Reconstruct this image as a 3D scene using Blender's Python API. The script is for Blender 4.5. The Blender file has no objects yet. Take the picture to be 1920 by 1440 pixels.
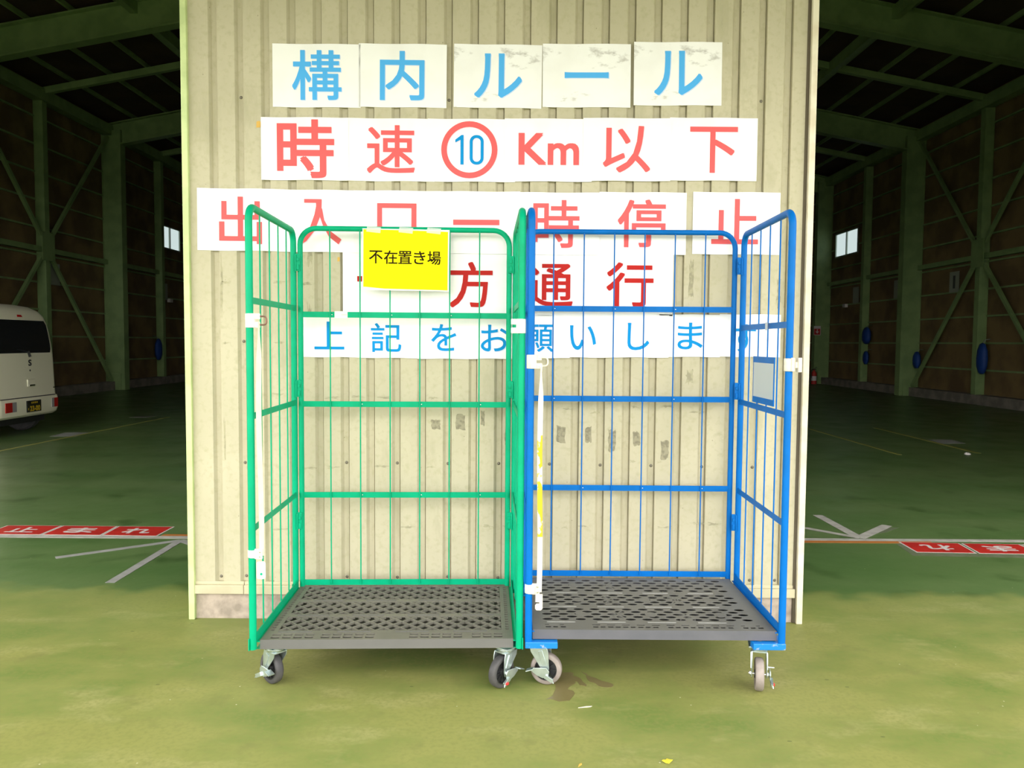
import bpy, bmesh, math, random
from mathutils import Vector, Matrix

C = bpy.context.scene.collection
scene = bpy.context.scene
rnd = random.Random(7)
PI = math.pi

# ------------------------------------------------------------------ camera
F_PX, CAM_H = 1450.0, 1.38
PITCH, ROLL = math.radians(3.1), math.radians(0.42)
D_ = Vector((0, math.cos(PITCH), -math.sin(PITCH)))
U0 = Vector((0, math.sin(PITCH), math.cos(PITCH)))
R0 = Vector((1, 0, 0))
R_ = R0 * math.cos(ROLL) + U0 * math.sin(ROLL)
U_ = U0 * math.cos(ROLL) - R0 * math.sin(ROLL)
EYE = Vector((0, 0, CAM_H))
cam_data = bpy.data.cameras.new('camera')
cam_data.sensor_fit = 'HORIZONTAL'
cam_data.sensor_width = 36
cam_data.lens = 36 * F_PX / 1920
cam_data.clip_start, cam_data.clip_end = 0.05, 200
cam = bpy.data.objects.new('camera', cam_data)
C.objects.link(cam)
cam.matrix_world = Matrix(((R_.x, U_.x, -D_.x, EYE.x), (R_.y, U_.y, -D_.y, EYE.y), (R_.z, U_.z, -D_.z, EYE.z), (0, 0, 0, 1)))
scene.camera = cam

# ------------------------------------------------------------------ sky, exposure
world = bpy.data.worlds.new('world')
scene.world = world
world.use_nodes = True
bg = world.node_tree.nodes['Background']
bg.inputs['Color'].default_value = (1.0, 0.985, 0.95, 1)
bg.inputs['Strength'].default_value = 4.8
vs = scene.view_settings
vs.view_transform = 'Standard'
vs.look = 'None'
vs.gamma = 1.0
vs.use_curve_mapping = False
vs.exposure = 0.0
scene.cycles.use_denoising = True
scene.cycles.max_bounces = 8


def ray(px, py):
    return R_ * ((px - 960) / F_PX) + U_ * ((720 - py) / F_PX) + D_


def on_y(px, py, y):      # measured point of the photograph -> point on the plane at depth y
    r = ray(px, py)
    return EYE + r * (y / r.y)


def on_z(px, py, z=0.0):  # -> point on a horizontal plane
    r = ray(px, py)
    return EYE + r * ((z - CAM_H) / r.z)


# ------------------------------------------------------------------ materials
MATS = {}


def mat(name, col, rough=0.5, metal=0.0, col2=None, scale=8.0, bump=0.0, bscale=None, spec=0.5, coat=0.0, lo=0.4, hi=0.6, emit=None, detail=4.0, stretch=None):
    if name in MATS:
        return MATS[name]
    m = bpy.data.materials.new(name)
    m.use_nodes = True
    nt = m.node_tree
    p = nt.nodes['Principled BSDF']
    p.inputs['Base Color'].default_value = (*col, 1)
    p.inputs['Roughness'].default_value = rough
    p.inputs['Metallic'].default_value = metal
    p.inputs['Specular IOR Level'].default_value = spec
    if coat:
        p.inputs['Coat Weight'].default_value = coat
        p.inputs['Coat Roughness'].default_value = 0.15
    tc = nt.nodes.new('ShaderNodeTexCoord')
    vec = tc.outputs['Object']
    if stretch:
        mp = nt.nodes.new('ShaderNodeMapping')
        mp.inputs['Scale'].default_value = stretch
        nt.links.new(vec, mp.inputs['Vector'])
        vec = mp.outputs['Vector']
    if col2 is not None:
        n = nt.nodes.new('ShaderNodeTexNoise')
        n.inputs['Scale'].default_value = scale
        n.inputs['Detail'].default_value = detail
        nt.links.new(vec, n.inputs['Vector'])
        r = nt.nodes.new('ShaderNodeMapRange')
        r.inputs['From Min'].default_value = lo
        r.inputs['From Max'].default_value = hi
        nt.links.new(n.outputs['Fac'], r.inputs['Value'])
        mx = nt.nodes.new('ShaderNodeMix')
        mx.data_type = 'RGBA'
        mx.inputs['A'].default_value = (*col, 1)
        mx.inputs['B'].default_value = (*col2, 1)
        nt.links.new(r.outputs['Result'], mx.inputs['Factor'])
        nt.links.new(mx.outputs['Result'], p.inputs['Base Color'])
    if bump:
        n2 = nt.nodes.new('ShaderNodeTexNoise')
        n2.inputs['Scale'].default_value = bscale or scale
        n2.inputs['Detail'].default_value = 3
        nt.links.new(vec, n2.inputs['Vector'])
        b = nt.nodes.new('ShaderNodeBump')
        b.inputs['Strength'].default_value = bump
        b.inputs['Distance'].default_value = 0.01
        nt.links.new(n2.outputs['Fac'], b.inputs['Height'])
        nt.links.new(b.outputs['Normal'], p.inputs['Normal'])
    if emit:
        p.inputs['Emission Color'].default_value = (*emit[:3], 1)
        p.inputs['Emission Strength'].default_value = emit[3]
    MATS[name] = m
    return m


def mix_node(nt, a, b, fac):
    mx = nt.nodes.new('ShaderNodeMix')
    mx.data_type = 'RGBA'
    for key, v in (('A', a), ('B', b)):
        if isinstance(v, tuple):
            mx.inputs[key].default_value = (*v, 1)
        else:
            nt.links.new(v, mx.inputs[key])
    if isinstance(fac, float):
        mx.inputs['Factor'].default_value = fac
    else:
        nt.links.new(fac, mx.inputs['Factor'])
    return mx.outputs['Result']


def noise_fac(nt, vec, scale, lo, hi, detail=4.0, rough=0.5, dist=0.0):
    n = nt.nodes.new('ShaderNodeTexNoise')
    n.inputs['Scale'].default_value = scale
    n.inputs['Detail'].default_value = detail
    n.inputs['Roughness'].default_value = rough
    n.inputs['Distortion'].default_value = dist
    nt.links.new(vec, n.inputs['Vector'])
    r = nt.nodes.new('ShaderNodeMapRange')
    r.inputs['From Min'].default_value = lo
    r.inputs['From Max'].default_value = hi
    nt.links.new(n.outputs['Fac'], r.inputs['Value'])
    return r.outputs['Result']


def math_node(nt, op, a, b=None, clamp=False):
    n = nt.nodes.new('ShaderNodeMath')
    n.operation = op
    n.use_clamp = clamp
    for i, v in enumerate((a, b)):
        if v is None:
            continue
        if isinstance(v, (int, float)):
            n.inputs[i].default_value = v
        else:
            nt.links.new(v, n.inputs[i])
    return n.outputs[0]


def stretched(nt, vec, s):
    mp = nt.nodes.new('ShaderNodeMapping')
    mp.inputs['Scale'].default_value = s
    nt.links.new(vec, mp.inputs['Vector'])
    return mp.outputs['Vector']


def floor_material():
    m = bpy.data.materials.new('painted_floor')
    m.use_nodes = True
    nt = m.node_tree
    p = nt.nodes['Principled BSDF']
    vec = nt.nodes.new('ShaderNodeTexCoord').outputs['Object']
    sep = nt.nodes.new('ShaderNodeSeparateXYZ')
    nt.links.new(vec, sep.inputs[0])
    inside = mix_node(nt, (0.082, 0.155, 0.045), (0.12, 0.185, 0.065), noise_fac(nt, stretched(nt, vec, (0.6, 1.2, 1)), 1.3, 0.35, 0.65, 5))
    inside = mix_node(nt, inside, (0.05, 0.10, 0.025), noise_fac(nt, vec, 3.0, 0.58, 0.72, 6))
    outer = mix_node(nt, (0.265, 0.27, 0.078), (0.155, 0.21, 0.047), noise_fac(nt, stretched(nt, vec, (0.8, 1.2, 1)), 1.7, 0.44, 0.64, 6, 0.6))
    outer = mix_node(nt, outer, (0.34, 0.325, 0.125), noise_fac(nt, stretched(nt, vec, (0.7, 1.4, 1)), 3.3, 0.54, 0.72, 7, 0.65))
    outer = mix_node(nt, outer, (0.185, 0.19, 0.058), noise_fac(nt, vec, 6.0, 0.56, 0.75, 8, 0.7))
    outer = mix_node(nt, outer, (0.215, 0.23, 0.064), noise_fac(nt, vec, 55.0, 0.45, 0.75, 3))
    # worn, dusty strip outside the door line
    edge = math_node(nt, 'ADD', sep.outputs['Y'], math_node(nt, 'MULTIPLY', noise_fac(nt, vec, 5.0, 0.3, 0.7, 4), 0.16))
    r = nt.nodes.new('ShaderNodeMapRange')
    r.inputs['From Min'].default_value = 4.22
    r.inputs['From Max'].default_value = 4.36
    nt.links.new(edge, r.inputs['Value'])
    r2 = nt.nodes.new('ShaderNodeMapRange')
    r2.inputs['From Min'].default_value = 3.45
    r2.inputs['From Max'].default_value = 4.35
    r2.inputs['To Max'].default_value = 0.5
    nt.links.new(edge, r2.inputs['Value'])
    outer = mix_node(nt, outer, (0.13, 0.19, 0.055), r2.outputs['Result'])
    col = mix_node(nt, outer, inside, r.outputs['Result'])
    # small pale chips and dark specks
    v = nt.nodes.new('ShaderNodeTexVoronoi')
    v.inputs['Scale'].default_value = 11.0
    nt.links.new(vec, v.inputs['Vector'])
    chips = math_node(nt, 'LESS_THAN', v.outputs['Distance'], 0.035)
    keep = math_node(nt, 'GREATER_THAN', noise_fac(nt, vec, 7.0, 0.0, 1.0, 2), 0.5)
    col = mix_node(nt, col, (0.55, 0.53, 0.36), math_node(nt, 'MULTIPLY', chips, keep))
    v2 = nt.nodes.new('ShaderNodeTexVoronoi')
    v2.inputs['Scale'].default_value = 8.0
    nt.links.new(stretched(nt, vec, (0.7, 1.3, 1)), v2.inputs['Vector'])
    dark = math_node(nt, 'LESS_THAN', v2.outputs['Distance'], 0.05)
    col = mix_node(nt, col, (0.10, 0.12, 0.035), math_node(nt, 'MULTIPLY', dark, math_node(nt, 'MULTIPLY', noise_fac(nt, vec, 4.0, 0.5, 0.56, 2), 0.7)))
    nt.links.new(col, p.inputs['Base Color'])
    rr = nt.nodes.new('ShaderNodeMapRange')
    rr.inputs['To Min'].default_value = 0.55
    rr.inputs['To Max'].default_value = 0.30
    nt.links.new(r.outputs['Result'], rr.inputs['Value'])
    rn = math_node(nt, 'ADD', rr.outputs['Result'], math_node(nt, 'MULTIPLY', noise_fac(nt, vec, 2.2, 0.4, 0.7, 5), 0.12))
    nt.links.new(rn, p.inputs['Roughness'])
    p.inputs['Specular IOR Level'].default_value = 0.4
    b = nt.nodes.new('ShaderNodeBump')
    b.inputs['Strength'].default_value = 0.12
    b.inputs['Distance'].default_value = 0.01
    nt.links.new(noise_fac(nt, vec, 9.0, 0.2, 0.8, 5), b.inputs['Height'])
    nt.links.new(b.outputs['Normal'], p.inputs['Normal'])
    return m


def cladding_material():
    m = bpy.data.materials.new('cream_cladding')
    m.use_nodes = True
    nt = m.node_tree
    p = nt.nodes['Principled BSDF']
    vec = nt.nodes.new('ShaderNodeTexCoord').outputs['Object']
    col = mix_node(nt, (0.495, 0.455, 0.318), (0.54, 0.495, 0.35), noise_fac(nt, vec, 3.0, 0.35, 0.65, 5))
    col = mix_node(nt, col, (0.41, 0.38, 0.25), noise_fac(nt, stretched(nt, vec, (5, 5, 1.6)), 1.2, 0.58, 0.75, 6, 0.65))
    col = mix_node(nt, col, (0.455, 0.42, 0.275), noise_fac(nt, vec, 40.0, 0.5, 0.75, 3))
    v = nt.nodes.new('ShaderNodeTexVoronoi')
    v.inputs['Scale'].default_value = 14.0
    nt.links.new(stretched(nt, vec, (1, 1, 0.6)), v.inputs['Vector'])
    dots = math_node(nt, 'LESS_THAN', v.outputs['Distance'], 0.028)
    col = mix_node(nt, col, (0.22, 0.19, 0.12), math_node(nt, 'MULTIPLY', dots, 0.75))
    nt.links.new(col, p.inputs['Base Color'])
    p.inputs['Roughness'].default_value = 0.55
    p.inputs['Specular IOR Level'].default_value = 0.3
    b = nt.nodes.new('ShaderNodeBump')
    b.inputs['Strength'].default_value = 0.10
    b.inputs['Distance'].default_value = 0.02
    nt.links.new(noise_fac(nt, vec, 4.0, 0.2, 0.8, 3), b.inputs['Height'])
    nt.links.new(b.outputs['Normal'], p.inputs['Normal'])
    return m


def paper_material(name, scuff_lo, scuff_hi, bump, seed):
    m = bpy.data.materials.new(name)
    m.use_nodes = True
    nt = m.node_tree
    p = nt.nodes['Principled BSDF']
    tc = nt.nodes.new('ShaderNodeTexCoord').outputs['Object']
    mp = nt.nodes.new('ShaderNodeMapping')
    mp.inputs['Location'].default_value = (seed * 3.1, seed, seed * 1.7)
    nt.links.new(tc, mp.inputs['Vector'])
    vec = mp.outputs['Vector']
    col = mix_node(nt, (0.92, 0.915, 0.90), (0.87, 0.86, 0.84), noise_fac(nt, vec, 6.0, 0.45, 0.7, 4))
    col = mix_node(nt, col, (0.52, 0.50, 0.47), noise_fac(nt, stretched(nt, vec, (1, 1, 2.2)), 5.0, scuff_lo, scuff_hi, 7, 0.65))
    nt.links.new(col, p.inputs['Base Color'])
    p.inputs['Roughness'].default_value = 0.35
    p.inputs['Coat Weight'].default_value = 0.35
    p.inputs['Coat Roughness'].default_value = 0.12
    b = nt.nodes.new('ShaderNodeBump')
    b.inputs['Strength'].default_value = bump
    b.inputs['Distance'].default_value = 0.02
    nt.links.new(noise_fac(nt, vec, 5.0, 0.2, 0.8, 4), b.inputs['Height'])
    nt.links.new(b.outputs['Normal'], p.inputs['Normal'])
    return m


def strap_material(name, stain):
    m = bpy.data.materials.new(name)
    m.use_nodes = True
    nt = m.node_tree
    p = nt.nodes['Principled BSDF']
    vec = nt.nodes.new('ShaderNodeTexCoord').outputs['Object']
    col = mix_node(nt, (0.70, 0.60, 0.48), (0.62, 0.52, 0.40), noise_fac(nt, vec, 15.0, 0.4, 0.7, 4))
    if stain:
        sep = nt.nodes.new('ShaderNodeSeparateXYZ')
        nt.links.new(vec, sep.inputs[0])
        up = math_node(nt, 'GREATER_THAN', sep.outputs['Z'], 0.62)
        dn = math_node(nt, 'LESS_THAN', sep.outputs['Z'], 1.02)
        f = math_node(nt, 'MULTIPLY', math_node(nt, 'MULTIPLY', up, dn), noise_fac(nt, stretched(nt, vec, (2, 2, 1)), 14.0, 0.47, 0.50, 4))
        col = mix_node(nt, (0.70, 0.66, 0.57), (0.70, 0.44, 0.02), f)
    nt.links.new(col, p.inputs['Base Color'])
    p.inputs['Roughness'].default_value = 0.8
    return m


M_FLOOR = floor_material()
M_CLAD = cladding_material()
M_FLASH = mat('cream_flashing', (0.54, 0.49, 0.33), 0.5, col2=(0.44, 0.39, 0.26), scale=6, lo=0.5, hi=0.75)
M_PLINTH = mat('concrete_plinth', (0.46, 0.38, 0.31), 0.9, col2=(0.30, 0.25, 0.20), scale=14, bump=0.6, bscale=30)
M_CONC = mat('yard_concrete', (0.27, 0.265, 0.25), 0.9, col2=(0.22, 0.215, 0.20), scale=2)
M_LTRIM = mat('pale_green_paint', (0.60, 0.70, 0.33), 0.5, col2=(0.50, 0.60, 0.27), scale=10, bump=0.2, bscale=60)
M_RTRIM = mat('cream_trim_paint', (0.76, 0.70, 0.54), 0.5, col2=(0.66, 0.58, 0.42), scale=9)
M_GAP = mat('dark_joint', (0.10, 0.08, 0.05), 0.8)
M_SCREW = mat('grey_screw', (0.20, 0.18, 0.14), 0.5, 0.5)
M_RESID = mat('tape_residue', (0.34, 0.31, 0.21), 0.9, col2=(0.24, 0.22, 0.15), scale=60, lo=0.45, hi=0.6)
M_RESID2 = mat('pale_residue', (0.43, 0.395, 0.26), 0.9, col2=(0.33, 0.305, 0.205), scale=50, lo=0.45, hi=0.6)
M_STEEL = mat('green_steel_paint', (0.235, 0.345, 0.135), 0.5, col2=(0.19, 0.29, 0.11), scale=3)
M_BOARD = mat('brown_wall_board', (0.20, 0.135, 0.05), 0.8, col2=(0.13, 0.085, 0.035), scale=1.5, detail=6)
M_ROOF = mat('dark_roof_deck', (0.06, 0.034, 0.02), 0.9, col2=(0.04, 0.024, 0.015), scale=1.2)
M_KERB = mat('kerb_concrete', (0.22, 0.20, 0.16), 0.9, col2=(0.15, 0.135, 0.11), scale=4)
M_SHADE_CANOPY = mat('shade_canopy_underside', (0.22, 0.24, 0.20), 0.8)
M_WINDOW = mat('frosted_pane', (0.7, 0.78, 0.78), 0.4, emit=(0.78, 0.93, 0.92, 0.75))
M_ALU = mat('aluminium_frame', (0.32, 0.36, 0.30), 0.4, 0.6)
M_GREEN = mat('green_powder_coat', (0.001, 0.38, 0.19), 0.42, spec=0.12, col2=(0.001, 0.34, 0.165), scale=9)
M_BLUE = mat('blue_powder_coat', (0.001, 0.140, 0.50), 0.42, spec=0.12, col2=(0.001, 0.125, 0.44), scale=9)
M_BLUEWORN = mat('worn_blue_paint', (0.002, 0.185, 0.62), 0.4, col2=(0.35, 0.40, 0.45), scale=30, lo=0.60, hi=0.70)
M_DECK1 = mat('warm_grey_plastic', (0.165, 0.159, 0.128), 0.5, col2=(0.14, 0.135, 0.11), scale=6)
M_DECK1S = mat('grey_plastic_edge', (0.135, 0.132, 0.125), 0.5, col2=(0.115, 0.113, 0.107), scale=9, lo=0.3, hi=0.8)
M_DECK2 = mat('dark_grey_plastic', (0.150, 0.147, 0.132), 0.5, col2=(0.125, 0.122, 0.11), scale=6)
M_DECK2S = mat('blue_grey_plastic_edge', (0.095, 0.096, 0.112), 0.5, col2=(0.12, 0.118, 0.135), scale=12, lo=0.3, hi=0.8)
M_UNDER = mat('deck_hole_shade', (0.024, 0.024, 0.026), 0.6)  # under-plate coloured darker than the deck plastic, painting shade into the holes
M_UNDER1 = mat('lattice_gap_shade', (0.045, 0.043, 0.038), 0.6)  # dark grey under-plate, darkened further to paint shade between the lattice bars
M_ZINC = mat('zinc_plate', (0.62, 0.70, 0.70), 0.33, 0.85, col2=(0.52, 0.60, 0.60), scale=25)
M_ZINCB = mat('bright_bolt', (0.8, 0.8, 0.76), 0.25, 0.9)
M_TYREB = mat('black_rubber', (0.055, 0.053, 0.056), 0.6, col2=(0.075, 0.07, 0.07), scale=20)
M_TYREG = mat('grey_rubber', (0.32, 0.27, 0.245), 0.6, col2=(0.25, 0.21, 0.19), scale=20)
M_HUB = mat('black_nylon', (0.022, 0.022, 0.024), 0.4)
M_RED = mat('red_button', (0.65, 0.03, 0.03), 0.4)
M_WPLAS = mat('white_plastic', (0.85, 0.83, 0.78), 0.4)
M_CPLAS = mat('cream_plastic', (0.80, 0.74, 0.62), 0.4, col2=(0.72, 0.65, 0.52), scale=30)
M_BRONZE = mat('rusty_ring', (0.22, 0.12, 0.09), 0.45, 0.6)
M_STRAP1 = strap_material('cream_webbing', False)
M_STRAP2 = strap_material('stained_webbing', True)
M_YELLOW = mat('yellow_print', (0.90, 0.82, 0.0), 0.5, spec=0.08)
M_YEDGE = mat('laminate_edge', (0.86, 0.86, 0.80), 0.3)
M_FILM = mat('clear_film', (0.86, 0.86, 0.84), 0.15)
M_FILM.node_tree.nodes['Principled BSDF'].inputs['Alpha'].default_value = 0.3
M_BLACK = mat('black_print', (0.02, 0.010, 0.003), 0.6, spec=0.05)
M_PBLUE = mat('blue_print', (0.085, 0.43, 0.88), 0.5, spec=0.15)
M_PBLUE2 = mat('deep_blue_print', (0.003, 0.27, 0.66), 0.5, spec=0.1)
M_PBSH = mat('pale_blue_shadow_print', (0.60, 0.70, 0.88), 0.4)
M_PRED = mat('red_print', (0.80, 0.12, 0.125), 0.5, spec=0.15)
M_PRED2 = mat('deep_red_print', (0.50, 0.020, 0.016), 0.5, spec=0.1)
M_PRSH = mat('pale_red_shadow_print', (0.72, 0.66, 0.74), 0.4)
M_PAPER = [paper_material('white_sheet', 0.80, 0.92, 0.10, 1), paper_material('scuffed_sheet', 0.56, 0.64, 0.15, 2), paper_material('wrinkled_sheet', 0.74, 0.9, 0.30, 3)]
M_FRED = mat('floor_sign_red', (0.52, 0.025, 0.018), 0.45, col2=(0.42, 0.02, 0.015), scale=7)
M_FWHITE = mat('floor_sign_white', (0.62, 0.58, 0.55), 0.5)
M_TAPE = mat('white_floor_tape', (0.46, 0.45, 0.40), 0.55, col2=(0.36, 0.35, 0.31), scale=12)
M_TAPEG = mat('grey_floor_tape', (0.34, 0.34, 0.32), 0.55, col2=(0.28, 0.28, 0.26), scale=12)
M_ORANGE = mat('orange_floor_line', (0.42, 0.15, 0.03), 0.6)
M_YLINE = mat('faded_yellow_line', (0.30, 0.30, 0.07), 0.6)
M_WORN = mat('worn_adhesive', (0.13, 0.15, 0.09), 0.7, col2=(0.10, 0.13, 0.06), scale=16)
M_VAN = mat('van_white_paint', (0.84, 0.80, 0.60), 0.3, coat=0.3)
M_VGLASS = mat('dark_car_glass', (0.012, 0.015, 0.018), 0.08)
M_VBLACK = mat('black_trim', (0.02, 0.02, 0.02), 0.5)
M_VRED = mat('red_lamp', (0.45, 0.015, 0.012), 0.2, coat=0.5)
M_VCLEAR = mat('clear_lamp', (0.30, 0.28, 0.27), 0.2, coat=0.5)
M_PLATE = mat('black_plate', (0.015, 0.014, 0.01), 0.5)
M_PLATEY = mat('yellow_characters', (0.62, 0.42, 0.02), 0.5)
M_CHROME = mat('bright_chrome', (0.8, 0.8, 0.78), 0.15, 1.0)
M_BSHEET = mat('blue_sheet', (0.005, 0.045, 0.22), 0.6, bump=0.5, bscale=8)
M_SIGNP = mat('wall_number_paper', (0.30, 0.33, 0.25), 0.6)
M_SIGND = mat('wall_number_ink', (0.05, 0.06, 0.05), 0.6)
M_LEAF = mat('yellow_leaf', (0.80, 0.62, 0.04), 0.6)
M_WET = mat('damp_floor', (0.185, 0.155, 0.06), 0.38, col2=(0.205, 0.17, 0.07), scale=10)
M_OTAPE = mat('orange_tape', (0.70, 0.42, 0.08), 0.6)
M_GREYP = mat('grey_label_plate', (0.48, 0.53, 0.56), 0.35)


# ------------------------------------------------------------------ mesh helpers
class MB:
    def __init__(self):
        self.v, self.f, self.m = [], [], []

    def add(self, vs, fs, mi=0):
        o = len(self.v)
        self.v += [tuple(p) for p in vs]
        self.f += [tuple(i + o for i in f) for f in fs]
        self.m += [mi] * len(fs)

    def box(self, c, s, mi=0, M=None):
        x, y, z = s[0] / 2, s[1] / 2, s[2] / 2
        vs = [Vector(p) for p in ((-x, -y, -z), (x, -y, -z), (x, y, -z), (-x, y, -z), (-x, -y, z), (x, -y, z), (x, y, z), (-x, y, z))]
        if M:
            vs = [M @ p for p in vs]
        vs = [p + Vector(c) for p in vs]
        self.add(vs, [(0, 3, 2, 1), (4, 5, 6, 7), (0, 1, 5, 4), (1, 2, 6, 5), (2, 3, 7, 6), (3, 0, 4, 7)], mi)

    def b2(self, p0, p1, mi=0):
        self.box([(a + b) / 2 for a, b in zip(p0, p1)], [abs(b - a) for a, b in zip(p0, p1)], mi)

    def bar(self, p0, p1, w, t, up=(0, 0, 1), mi=0):   # a rectangular bar: w across, t along "up"
        p0, p1, up = Vector(p0), Vector(p1), Vector(up)
        d = (p1 - p0)
        L = d.length
        d.normalize()
        s = d.cross(up).normalized()
        u = s.cross(d).normalized()
        M = Matrix((d, s, u)).transposed()
        self.box((p0 + p1) / 2, (L, w, t), mi, M)

    def tube(self, pts, r, n=10, mi=0, cap=True):
        pts = [Vector(p) for p in pts]
        k = len(pts)
        tang = []
        for i in range(k):
            a = pts[max(i - 1, 0)]
            b = pts[min(i + 1, k - 1)]
            tang.append((b - a).normalized())
        ref = Vector((0, 0, 1)) if abs(tang[0].z) < 0.9 else Vector((0, 1, 0)) if abs(tang[0].y) < 0.9 else Vector((1, 0, 0))
        s = tang[0].cross(ref).normalized()
        vs, fs = [], []
        for i in range(k):
            s = (s - tang[i] * s.dot(tang[i])).normalized()
            u = tang[i].cross(s)
            for j in range(n):
                a = 2 * PI * j / n
                vs.append(pts[i] + (s * math.cos(a) + u * math.sin(a)) * r)
        for i in range(k - 1):
            for j in range(n):
                a, b = i * n + j, i * n + (j + 1) % n
                fs.append((a, b, b + n, a + n))
        if cap:
            fs.append(tuple(range(n))[::-1])
            fs.append(tuple(range((k - 1) * n, k * n)))
        self.add(vs, fs, mi)

    def lathe(self, prof, M, n=28, mi=0):   # profile of (radius, along-axis) revolved about local z, then moved by M
        vs, fs = [], []
        for r, z in prof:
            for j in range(n):
                a = 2 * PI * j / n
                vs.append(M @ Vector((r * math.cos(a), r * math.sin(a), z)))
        for i in range(len(prof) - 1):
            for j in range(n):
                a, b = i * n + j, i * n + (j + 1) % n
                fs.append((a, b, b + n, a + n))
        if prof[0][0] > 1e-6:
            fs.append(tuple(range(n))[::-1])
        if prof[-1][0] > 1e-6:
            fs.append(tuple(range((len(prof) - 1) * n, len(prof) * n)))
        self.add(vs, fs, mi)

    def prism(self, poly, M, t, mi=0):      # 2-D outline in local xy, thickness t along local z
        n = len(poly)
        vs = [M @ Vector((x, y, 0)) for x, y in poly] + [M @ Vector((x, y, t)) for x, y in poly]
        fs = [tuple(range(n))[::-1], tuple(range(n, 2 * n))] + [(i, (i + 1) % n, n + (i + 1) % n, n + i) for i in range(n)]
        self.add(vs, fs, mi)

    def build(self, name, mats, parent=None, smooth=0, bevel=0, loc=None):
        me = bpy.data.meshes.new(name)
        me.from_pydata(self.v, [], self.f)
        if not isinstance(mats, (list, tuple)):
            mats = [mats]
        for m in mats:
            me.materials.append(m)
        if len(mats) > 1:
            me.polygons.foreach_set('material_index', self.m)
        bm = bmesh.new()
        bm.from_mesh(me)
        bmesh.ops.recalc_face_normals(bm, faces=bm.faces)
        bm.to_mesh(me)
        bm.free()
        o = bpy.data.objects.new(name, me)
        C.objects.link(o)
        if parent:
            o.parent = parent
        if loc is not None:
            me.transform(Matrix.Translation(-Vector(loc)))
            o.location = loc
        if smooth:
            me.polygons.foreach_set('use_smooth', [True] * len(me.polygons))
            me.set_sharp_from_angle(angle=math.radians(smooth))
        if bevel:
            b = o.modifiers.new('bevel', 'BEVEL')
            b.width = bevel
            b.segments = 2
            b.limit_method = 'ANGLE'
            b.angle_limit = math.radians(40)
        return o


def thing(name, label, cat, loc=(0, 0, 0), rz=0, group=None):
    o = bpy.data.objects.new(name, None)
    C.objects.link(o)
    o.location = loc
    o.rotation_euler = (0, 0, rz)
    o.empty_display_size = 0.1
    return tag(o, label, cat, group)


def tag(o, label, cat, group=None, kind=None):
    o['label'] = label
    o['category'] = cat
    if group:
        o['group'] = group
    if kind:
        o['kind'] = kind
    return o


def struct(o, label=None):
    o['kind'] = 'structure'
    if label:
        o['label'] = label
    return o


def round_path(pts, r, seg=6):
    pts = [Vector(p) for p in pts]
    out = [pts[0]]
    for i in range(1, len(pts) - 1):
        a, b, c = pts[i - 1], pts[i], pts[i + 1]
        d1, d2 = (a - b).normalized(), (c - b).normalized()
        ang = d1.angle(d2)
        t = min(r / math.tan(ang / 2), (a - b).length * 0.49, (c - b).length * 0.49)
        rr = t * math.tan(ang / 2)
        cen = b + (d1 + d2).normalized() * (rr / math.sin(ang / 2))
        s, e = b + d1 * t - cen, b + d2 * t - cen
        tot = s.angle(e)
        for k in range(seg + 1):
            f = k / seg
            if tot > 1e-4:
                out.append(cen + (s * math.sin((1 - f) * tot) + e * math.sin(f * tot)) / math.sin(tot))
    out.append(pts[-1])
    return out


# ------------------------------------------------------------------ lettering
GLYPHS = {}


def glyph(ch):
    key = ch
    if key not in GLYPHS:
        cu = bpy.data.curves.new('glyph', 'FONT')
        cu.body = ch
        cu.size = 1.0
        cu.resolution_u = 4
        o = bpy.data.objects.new('glyph', cu)
        C.objects.link(o)
        dg = bpy.context.evaluated_depsgraph_get()
        dg.update()
        me = o.evaluated_get(dg).to_mesh()
        vs = [(v.co.x, v.co.y) for v in me.vertices]
        fs = [tuple(p.vertices) for p in me.polygons]
        o.evaluated_get(dg).to_mesh_clear()
        bpy.data.objects.remove(o)
        bpy.data.curves.remove(cu)
        x0, x1 = min(v[0] for v in vs), max(v[0] for v in vs)
        y0, y1 = min(v[1] for v in vs), max(v[1] for v in vs)
        GLYPHS[key] = ([(x - (x0 + x1) / 2, y - (y0 + y1) / 2) for x, y in vs], fs, x1 - x0, y1 - y0)
    return GLYPHS[key]


def put_glyph(mb, ch, w, h, M, mi=0, off=0.0):
    """a character w by h; off thickens its strokes by that share of its height"""
    vs, fs, gw, gh = glyph(ch)
    b = off * max(w, h) * 0.75
    sx, sy = max(w - 2 * b, 1e-4) / gw, max(h - 2 * b, 1e-4) / gh
    for k, (ux, uy) in enumerate(((0, 0), (-1, -1), (1, -1), (1, 1), (-1, 1)) if off else ((0, 0),)):
        mb.add([M @ Vector((x * sx + ux * b, y * sy + uy * b, k * 0.00003)) for x, y in vs], fs, mi)


# ================================================================== SETTING
WALL_Y = 3.77
L_X, R_X = -1.588, 1.440       # the pier's two edges
TOP = 4.4

# floor and yard
mb = MB()
mb.add([(-16, -4.2, 0), (16, -4.2, 0), (16, 34, 0), (-16, 34, 0)], [(0, 1, 2, 3)])
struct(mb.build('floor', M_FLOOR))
mb = MB()
mb.add([(-60, -80, -0.01), (60, -80, -0.01), (60, -4.2, -0.01), (-60, -4.2, -0.01)], [(0, 1, 2, 3)])
struct(mb.build('ground', M_CONC))

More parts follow.
